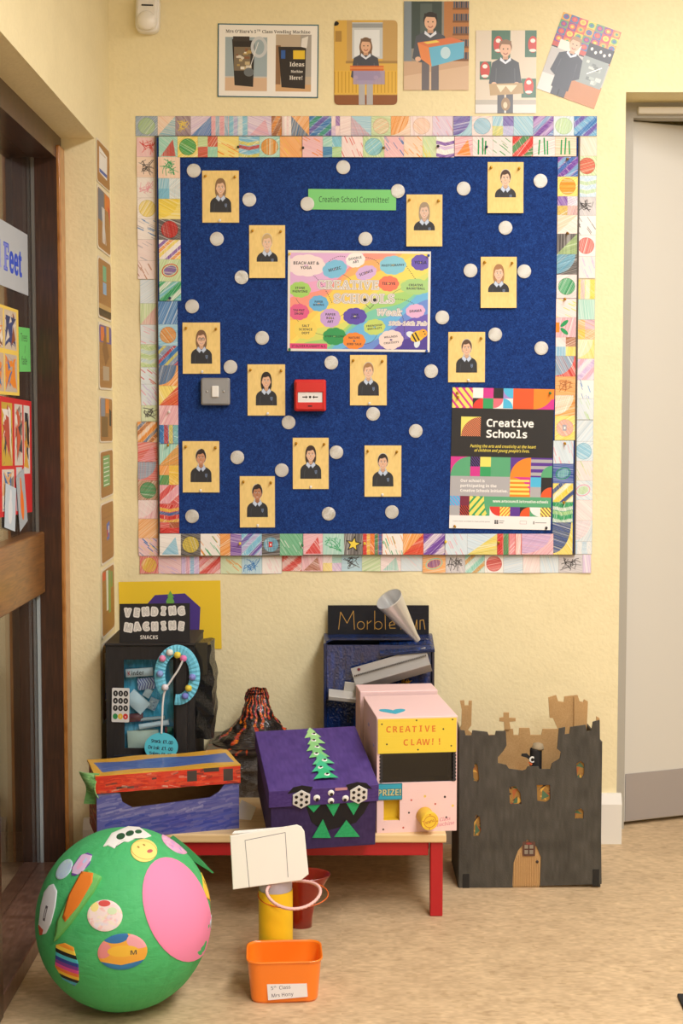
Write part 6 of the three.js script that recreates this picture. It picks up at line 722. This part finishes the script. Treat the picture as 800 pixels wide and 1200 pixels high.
// ---------------------------------------------------------------- green ball monster
{
  const C = V(-0.469, 0.1925, 1.159), Rb = 0.187, SY = 1.03, t = thing('papier_mache_ball', 'large green papier-mache ball monster with pink belly and paper spots on the floor', 'ball', [C.x, 0, C.z]);
  const g = mergeVertices(new THREE.SphereGeometry(Rb, 96, 64), 1e-5), p = g.attributes.position; for (let i = 0; i < p.count; i++) { const x = p.getX(i), y = p.getY(i), z = p.getZ(i), k = 1 + 0.006 * (nz(8, x + 0.5, y + z + 0.5) - 0.5) + 0.004 * (nz(32, x * 2 + z, y * 2) - 0.5); p.setXYZ(i, x * k, y * k * SY, z * k); } g.computeVertexNormals();
  mesh('ball_body', g.translate(0, C.y, 0), T(cv(1024, 512, (q, W, H) => { fillR(q, '#45b069', 0, 0, W, H); for (let i = 0; i < 700; i++) { q.globalAlpha = rr(0.06, 0.25); q.save(); q.translate(rr(0, W), rr(0, H)); q.rotate(rr(0, 3)); fillR(q, ['#3da560', '#4ab76e', '#58c07a', '#3a9c58'][i % 4], -30, -8, rr(30, 90), rr(6, 22)); q.restore(); } q.globalAlpha = 1; for (let i = 0; i < 60; i++) { q.globalAlpha = 0.7; fillR(q, ['#3a2c20', '#8a5a2c', '#d8d0bc', '#2a2420'][i % 4], rr(0, W), H * rr(0.93, 0.985), rr(6, 26), rr(2, 6)); } q.globalAlpha = 1; }), 0.7, { bumpMap: rep(crumple, 3), bumpScale: 0.0008 }), t);
  const onBall = (px, py, lift) => { const d = ray(px, py), o = V(0, EYE, DIST), s = V(1, 1 / SY, 1), O = o.clone().sub(C).multiply(s), D = d.clone().multiply(s).normalize(), b = O.dot(D), c = O.dot(O) - Rb * Rb, disc = b * b - c; const h = O.clone().addScaledVector(D, -b - Math.sqrt(Math.max(0, disc))).setLength(Rb * (1.0055 + lift)); return V(h.x, h.y * SY + C.y, h.z); };
  function patch(name, cx, cy, outline, tex, lift = 0.002, parent = t, rough = 0.7) {
    const n = outline.length, K = 7, pos = [], uv = [], idx = []; 
    const add = (x, y, l) => { const v = onBall(x, y, l); pos.push(v.x, v.y, v.z); };
    add(cx, cy, lift); for (let k = 1; k <= K + 1; k++) outline.forEach(([x, y]) => { const f = Math.min(k, K) / K; add(cx + (x - cx) * f, cy + (y - cy) * f, k > K ? -0.006 : lift); });
    for (let j = 0; j < n; j++) idx.push(0, 1 + (j + 1) % n, 1 + j); for (let k = 0; k < K; k++) for (let j = 0; j < n; j++) { const a = 1 + k * n + j, b = 1 + k * n + (j + 1) % n; idx.push(a, b, a + n, b, b + n, a + n); }
    // uv: 0 to 1 across the patch, measured along the ball's own tangent directions
    const nn = V(pos[0], pos[1] - C.y, pos[2]).normalize(), e1 = V(0, 1, 0).cross(nn).normalize(), e2 = nn.clone().cross(e1), us = [], vs = [];
    for (let i = 0; i < pos.length; i += 3) { const q = V(pos[i], pos[i + 1], pos[i + 2]); us.push(q.dot(e1)); vs.push(q.dot(e2)); }
    const u0 = Math.min(...us), u1 = Math.max(...us), v0 = Math.min(...vs), v1 = Math.max(...vs); us.forEach((q, i) => uv.push((q - u0) / (u1 - u0), (vs[i] - v0) / (v1 - v0)));
    const bg = new THREE.BufferGeometry(); bg.setAttribute('position', new THREE.Float32BufferAttribute(pos, 3)); bg.setAttribute('uv', new THREE.Float32BufferAttribute(uv, 2)); bg.setIndex(idx); bg.computeVertexNormals();
    return mesh(name, bg, typeof tex === 'number' ? M(tex, rough, { side: THREE.DoubleSide }) : T(tex, rough, { side: THREE.DoubleSide }), parent);
  }
  const ov = (cx, cy, a, b, rot = 0, n = 36) => [...Array(n)].map((_, i) => { const u = i * 2 * Math.PI / n, x = a * Math.cos(u), y = b * Math.sin(u), c = Math.cos(rot), s = Math.sin(rot); return [cx + x * c - y * s, cy + x * s + y * c]; });
  const dense = (pts, k = 5) => pts.flatMap((p, i) => { const q = pts[(i + 1) % pts.length]; return [...Array(k)].map((_, j) => [p[0] + (q[0] - p[0]) * j / k, p[1] + (q[1] - p[1]) * j / k]); });
  patch('pink_belly', 207, 1066, ov(207, 1066, 37, 63, -0.32), 0xea86ae, 0.003, t, 0.75);
  const pic = (base, fn) => cv(256, 256, (q, W, H) => { fillR(q, base, 0, 0, W, H); fn(q, W, H); });
  patch('paper_spot', 123, 1073, ov(123, 1073, 20.5, 18.5), pic('#ecd9d6', (q, W) => { for (let i = 0; i < 90; i++) { q.globalAlpha = 0.4; oval(q, ['#f0c8c8', '#e8e0b8', '#e8a8a0', '#d8d8e8', '#f2ecd8'][i % 5], rr(0, W), rr(0, W), rr(8, 30), rr(6, 16), rr(0, 3)); } q.globalAlpha = 1; oval(q, '#d2504a', 120, 30, 44, 26); oval(q, '#eedc8c', 50, 60, 30, 40); oval(q, '#cfe0b8', 180, 90, 34, 30); }));
  patch('paper_spot', 143.5, 1115, ov(143.5, 1115, 29, 21, -0.12), pic('#e8a63a', (q) => { oval(q, '#2f6fa8', 90, 20, 70, 44); oval(q, '#e6a0a8', 220, 50, 70, 60); oval(q, '#e08a8a', 20, 110, 50, 60); area(q, '#2f78b0', [[0, 190], [120, 220], [256, 190], [256, 256], [0, 256]]); oval(q, '#eab83a', 130, 120, 80, 40); q.fillStyle = '#5a4a3a'; q.font = 'bold 44px sans-serif'; q.fillText('M', 165, 150); }));
  patch('striped_spot', 78, 1130, dense([[66, 1107], [76, 1105], [86, 1110], [92, 1130], [92.5, 1150], [88, 1155], [74, 1147], [65, 1132]], 5), pic('#f0a83a', (q, W) => { const s = ['#ef9a2c', '#f2d048', '#171a18', '#45bcd0', '#2a3f9c', '#7a3a9c', '#d84a9c', '#ea7a3a', '#f0c53c', '#171a18', '#43a8d0', '#5a3a9c']; s.forEach((c, i) => area(q, c, [[0, i * 22 - 8], [W, i * 22 + 14], [W, i * 22 + 36], [0, i * 22 + 14]])); }));
  const tm = patch('teeth', 150, 984, dense([[121, 992.5], [131, 977], [150, 969], [163, 970], [177, 980], [168, 983], [162, 981], [150, 987], [141, 986], [134, 994.5], [126, 991]], 4), 0xe9e7e0, 0.004);
  patch('mouth_hole', 141.5, 981, ov(141.5, 981, 5.2, 3.6, -0.3, 18), 0x1a4a2c, 0.0065, tm); patch('mouth_hole', 152, 977.5, ov(152, 977.5, 5, 3, -0.3, 18), 0x1a4a2c, 0.0065, tm); patch('mouth_hole', 162, 975.5, ov(162, 975.5, 4, 2.2, 0, 18), 0x1f5a34, 0.0065, tm);
  patch('smiley_spot', 168.5, 997, ov(168.5, 997, 15.5, 13.2, 0.1), pic('#f0da7a', (q) => { oval(q, '#a8843a', 90, 90, 10, 14); oval(q, '#a8843a', 150, 80, 10, 14); oval(q, '#c0605a', 165, 160, 30, 18, -0.3); q.strokeStyle = '#b08a3c'; q.lineWidth = 5; q.beginPath(); q.arc(128, 128, 112, 0, 7); q.stroke(); }));
  patch('paper_spot', 204.5, 989, ov(204.5, 989, 18, 7.5, 0.62), pic('#e3a8c8', (q, W) => { for (let i = 0; i < 40; i++) { q.globalAlpha = 0.5; oval(q, ['#d880b0', '#cfa0d8', '#f0c8d8', '#b890d0'][i % 4], rr(0, W), rr(0, W), 26, 12, rr(0, 3)); } q.globalAlpha = 1; }));
  patch('framed_spot', 96, 1013, dense([[84, 1026], [85, 1016], [94, 1003], [103, 999.5], [108, 1002], [105, 1013], [95, 1023], [88, 1026.5]], 5), pic('#d8b8d8', (q, W) => { q.strokeStyle = '#6a4a9c'; q.lineWidth = 44; q.strokeRect(0, 0, W, W); oval(q, '#e8a8c8', 120, 130, 40, 60); oval(q, '#b8c8e8', 150, 90, 26, 30); }));
  patch('pale_spot', 75, 1021, ov(75.5, 1019, 13.5, 7, -0.95), pic('#b8d0e0', (q, W) => { for (let i = 0; i < 30; i++) { q.globalAlpha = 0.5; oval(q, ['#d0b8e0', '#a8dce0', '#c8e8d8', '#b0c0e8'][i % 4], rr(0, W), rr(0, W), 26, 14, rr(0, 3)); } q.globalAlpha = 1; }));
  patch('white_spot', 56, 1064, dense([[58, 1038], [63, 1036], [67, 1044], [65, 1062], [60, 1082], [54, 1094], [47, 1096], [45.5, 1086], [48, 1062], [52, 1046]], 4), pic('#dcdfe4', (q) => { area(q, '#c8543c', [[0, 215], [60, 210], [150, 218], [130, 256], [0, 256]]); q.strokeStyle = '#55505a'; q.lineWidth = 12; q.strokeRect(130, 110, 26, 60); }));
  patch('yellow_spot', 242.5, 1038, dense([[236, 1022], [241, 1021], [247, 1034], [250, 1050], [247, 1056], [242, 1052], [238, 1040]], 5), pic('#ecc43a', (q) => { oval(q, '#7a4a2c', 120, 50, 20, 26); oval(q, '#7a4a2c', 150, 110, 20, 22); area(q, '#d87a2c', [[60, 200], [200, 190], [180, 230], [80, 235]]); }));
  patch('white_spot', 250, 1084, ov(249, 1084, 3, 12, 0), 0xb8c8d0, 0.002);
  patch('blue_spot', 125, 988, ov(128, 985, 1, 1, 0, 8), 0x2f9e52, 0.002);
  // paper spike with an orange stripe, standing off the ball
  const leaf = (name, root, tip, side, lift, m, o2) => { const a = onBall(...root, 0), b = onBall(...tip, lift), s = onBall(...side, lift * 0.5); const gg = new THREE.BufferGeometry(), N = 12, pos = [], idx = []; for (let i = 0; i <= N; i++) { const f = i / N, e = Math.pow(Math.sin(Math.PI * Math.min(1, f * 0.62 + 0.38)), 0.9); const c = a.clone().lerp(b, f), off = s.clone().sub(a.clone().lerp(b, 0.5)).multiplyScalar(e); const nrm = c.clone().sub(V(0, C.y, 0)).normalize().multiplyScalar(0.0012); [c.clone().sub(off).add(nrm), c.clone().addScaledVector(nrm, 1.6), c.clone().add(off).add(nrm), c.clone().add(off).sub(nrm), c.clone().sub(off).sub(nrm)].forEach((v) => pos.push(v.x, v.y, v.z)); } for (let i = 0; i < N; i++) for (let j = 0; j < 5; j++) { const p0 = i * 5 + j, p1 = i * 5 + (j + 1) % 5; idx.push(p0, p1, p0 + 5, p1, p1 + 5, p0 + 5); } gg.setAttribute('position', new THREE.Float32BufferAttribute(pos, 3)); gg.setAttribute('uv', new THREE.Float32BufferAttribute(new Float32Array(pos.length / 3 * 2), 2)); gg.setIndex(idx); gg.computeVertexNormals(); return mesh(name, gg, m, o2 || t); };
  const gl = M(0x63b35e, 0.7, { side: THREE.DoubleSide });
  const sk = patch('green_spike', 94, 1060, dense([[104, 1022], [119.5, 1029], [110, 1046], [84, 1082], [67, 1102], [70, 1080], [84, 1050]], 5), 0x6cb862, 0.045);
  patch('orange_stripe', 96, 1050, dense([[98, 1024], [111, 1026], [110, 1036], [95, 1062], [80, 1080], [77, 1075], [84, 1050]], 5), 0xe07a1f, 0.052, sk);
  leaf('green_fin', [201, 979], [252, 1022], [230, 997.5], 0.12, M(0x237f3f, 0.7, { side: THREE.DoubleSide }));
}

// ---------------------------------------------------------------- basketball model
{
  const c = PF(333, 1163, 0), t = thing('basketball_model', 'orange tub model with yellow tube, white backboard and pink hoop on the floor', 'toy model', [c.x, 0, c.z], R(3));
  const w = 0.162, d = 0.125, h = 0.094, rs = (a, b, r) => rrShape(a, b, r), or = MP(0xf9821c, 0.32, { clearcoat: 0.5, transmission: 0.25, thickness: 0 });
  // tapering hollow tub built from rounded-rectangle rings
  { const ring = (sx, sz, y) => { const pts = rs(w * sx, d * sz, 0.032 * Math.min(sx, sz)).getPoints(8); return pts.slice(0, -1).map((q) => [q.x, y, q.y]); }; const rows = [ring(0.86, 0.84, 0.004), ring(0.89, 0.87, 0), ring(0.91, 0.9, 0.006), ring(1, 1, h - 0.004), ring(1.03, 1.04, h - 0.003), ring(1.035, 1.045, h), ring(1.0, 1.0, h + 0.001), ring(0.975, 0.965, h - 0.004), ring(0.88, 0.87, 0.01), ring(0.4, 0.4, 0.006), ring(0.01, 0.01, 0.006)]; const n = rows[0].length, pos = [], uv = [], idx = []; rows.forEach((r, k) => r.forEach((q, j) => { pos.push(...q); uv.push(j / n, k / rows.length); })); for (let k = 0; k < rows.length - 1; k++) for (let j = 0; j < n; j++) { const a = k * n + j, b = k * n + (j + 1) % n; idx.push(a, a + n, b, b, a + n, b + n); } const g = new THREE.BufferGeometry(); g.setAttribute('position', new THREE.Float32BufferAttribute(pos, 3)); g.setAttribute('uv', new THREE.Float32BufferAttribute(uv, 2)); g.setIndex(idx); g.computeVertexNormals(); mesh('orange_tub', g, MP(0xf9821c, 0.32, { clearcoat: 0.5, side: THREE.DoubleSide }), t); }
  const lb = mesh('name_label', plate(0.086, 0.036, 0.0008, 0.001), T(cv(512, 224, (g, W, H) => { fillR(g, '#e6e2e2', 0, 0, W, H); g.fillStyle = '#3b3644'; g.font = '66px sans-serif'; g.fillText('5', 44, 88); g.font = '36px sans-serif'; g.fillText('th', 84, 62); g.font = '66px sans-serif'; g.fillText('Class', 150, 92); g.fillText('Mrs Hony', 44, 190); }), 0.7), t); lb.position.set(0.006, 0.03, d / 2 * 0.945); lb.rotation.set(R(-3.2), 0, R(4));
  const tz = -d / 2 - 0.05, tx = -0.018, th = 0.215;
  mesh('yellow_tube', lathe([[0.037, 0], [0.039, 0], [0.039, th - 0.02], [0.037, th - 0.02], [0.037, 0]], 40).translate(tx, 0, tz), M(0xf2c61c, 0.5, { side: THREE.DoubleSide }), t);
  mesh('tube_lining', lathe([[0.0345, th - 0.05], [0.0366, th - 0.05], [0.0382, th + 0.022], [0.0372, th + 0.022], [0.0345, th - 0.05]], 40).translate(tx, 0, tz), MP(0xd9d2dc, 0.5, { transmission: 0.4, thickness: 0, side: THREE.DoubleSide }), t);
  mesh('orange_rim', tube([...Array(24)].map((_, i) => { const a = i / 24 * 2 * Math.PI; return V(tx + 0.04 + 0.08 * Math.cos(a), th - 0.032 + 0.016 * Math.sin(a), tz + 0.002 - 0.047 * Math.sin(a)); }), 0.0014, 120, 6, true), M(0xd2601c, 0.35), t);
  // translucent red cup beside the tube
  mesh('red_cup', lathe([[0, 0.085], [0.026, 0.085], [0.027, 0.11], [0.036, 0.15], [0.066, 0.205], [0.069, 0.208], [0.069, 0.211], [0.064, 0.207], [0.0345, 0.152], [0.0255, 0.112], [0.0245, 0.088], [0, 0.088]], 40).scale(1, 1, 0.7).translate(tx + 0.06, -0.012, tz - 0.09), MP(0xd0452c, 0.2, { transmission: 0.75, thickness: 0, side: THREE.DoubleSide, clearcoat: 0.5 }), t);
  // pink pipe-cleaner hoop
  const hp = [...Array(28)].map((_, i) => { const a = i / 28 * 2 * Math.PI; return V(tx + 0.04 + 0.06 * Math.cos(a), th - 0.008 + 0.012 * Math.sin(a) + 0.004 * Math.cos(a * 2), tz + 0.062 - 0.058 * Math.sin(a)); });
  { const hg = tube(hp, 0.0034, 160, 10, true), a = hg.attributes.position, nn = hg.attributes.normal; for (let i = 0; i < a.count; i++) { const k = 0.0009 * Math.sin(i * 2.7); a.setXYZ(i, a.getX(i) + nn.getX(i) * k, a.getY(i) + nn.getY(i) * k, a.getZ(i) + nn.getZ(i) * k); } mesh('pink_hoop', hg, M(0xeab8b0, 0.9), t); }
  // backboard: folded white card with a pencil rectangle
  const bb = cut(poly([[-0.086, -0.066], [0.068, -0.058], [0.086, -0.046], [0.082, 0.05], [0.076, 0.061], [0.066, 0.066], [-0.086, 0.053]]), 0.006, { bevel: 0.0016 });
  const bm = mesh('backboard', bb, T(cv(512, 400, (g, W, H) => { fillR(g, '#e9e5da', 0, 0, W, H); g.strokeStyle = '#5a5560'; g.lineWidth = 3.5; g.beginPath(); g.moveTo(110, 395); g.lineTo(98, 78); g.lineTo(370, 46); g.lineTo(372, 348); g.stroke(); for (let i = 0; i < 12; i++) { g.globalAlpha = 0.5; fillR(g, i % 2 ? '#c9a8a0' : '#b8b4ac', 200 + rr(0, 200), rr(4, 14), rr(6, 22), 4); } }), 0.75), t);
  bm.position.set(tx - 0.014, th + 0.066, tz + 0.03); bm.rotation.set(R(-9), R(4), R(3));
  const fl = mesh('folded_edge', cut(poly([[-0.086, 0], [0.07, 0.012], [0.066, 0.024], [-0.08, 0.012]]), 0.0015).rotateX(-1.2), MAT.paperWhite, t); fl.position.set(tx - 0.012, th + 0.118, tz + 0.022); fl.rotation.set(R(-9), R(4), R(1));
}
// ---------------------------------------------------------------- doormat at the right
{
  const a = PF(793, 1166, 0.004), t = thing('door_mat', 'black mat corner on the floor at the right edge', 'mat', [a.x, 0.0005, a.z], R(-3));
  mesh('mat_pile', rbox(1.2, 0.008, 0.8, 0.003, 0.6, 0.004, 0.4), T(dataTex(128, (u, v) => { const k = nz(128, u, v) * 16; return [22 + k, 22 + k, 24 + k]; }, true), 0.95), t);
}
renderer.render(scene, camera);
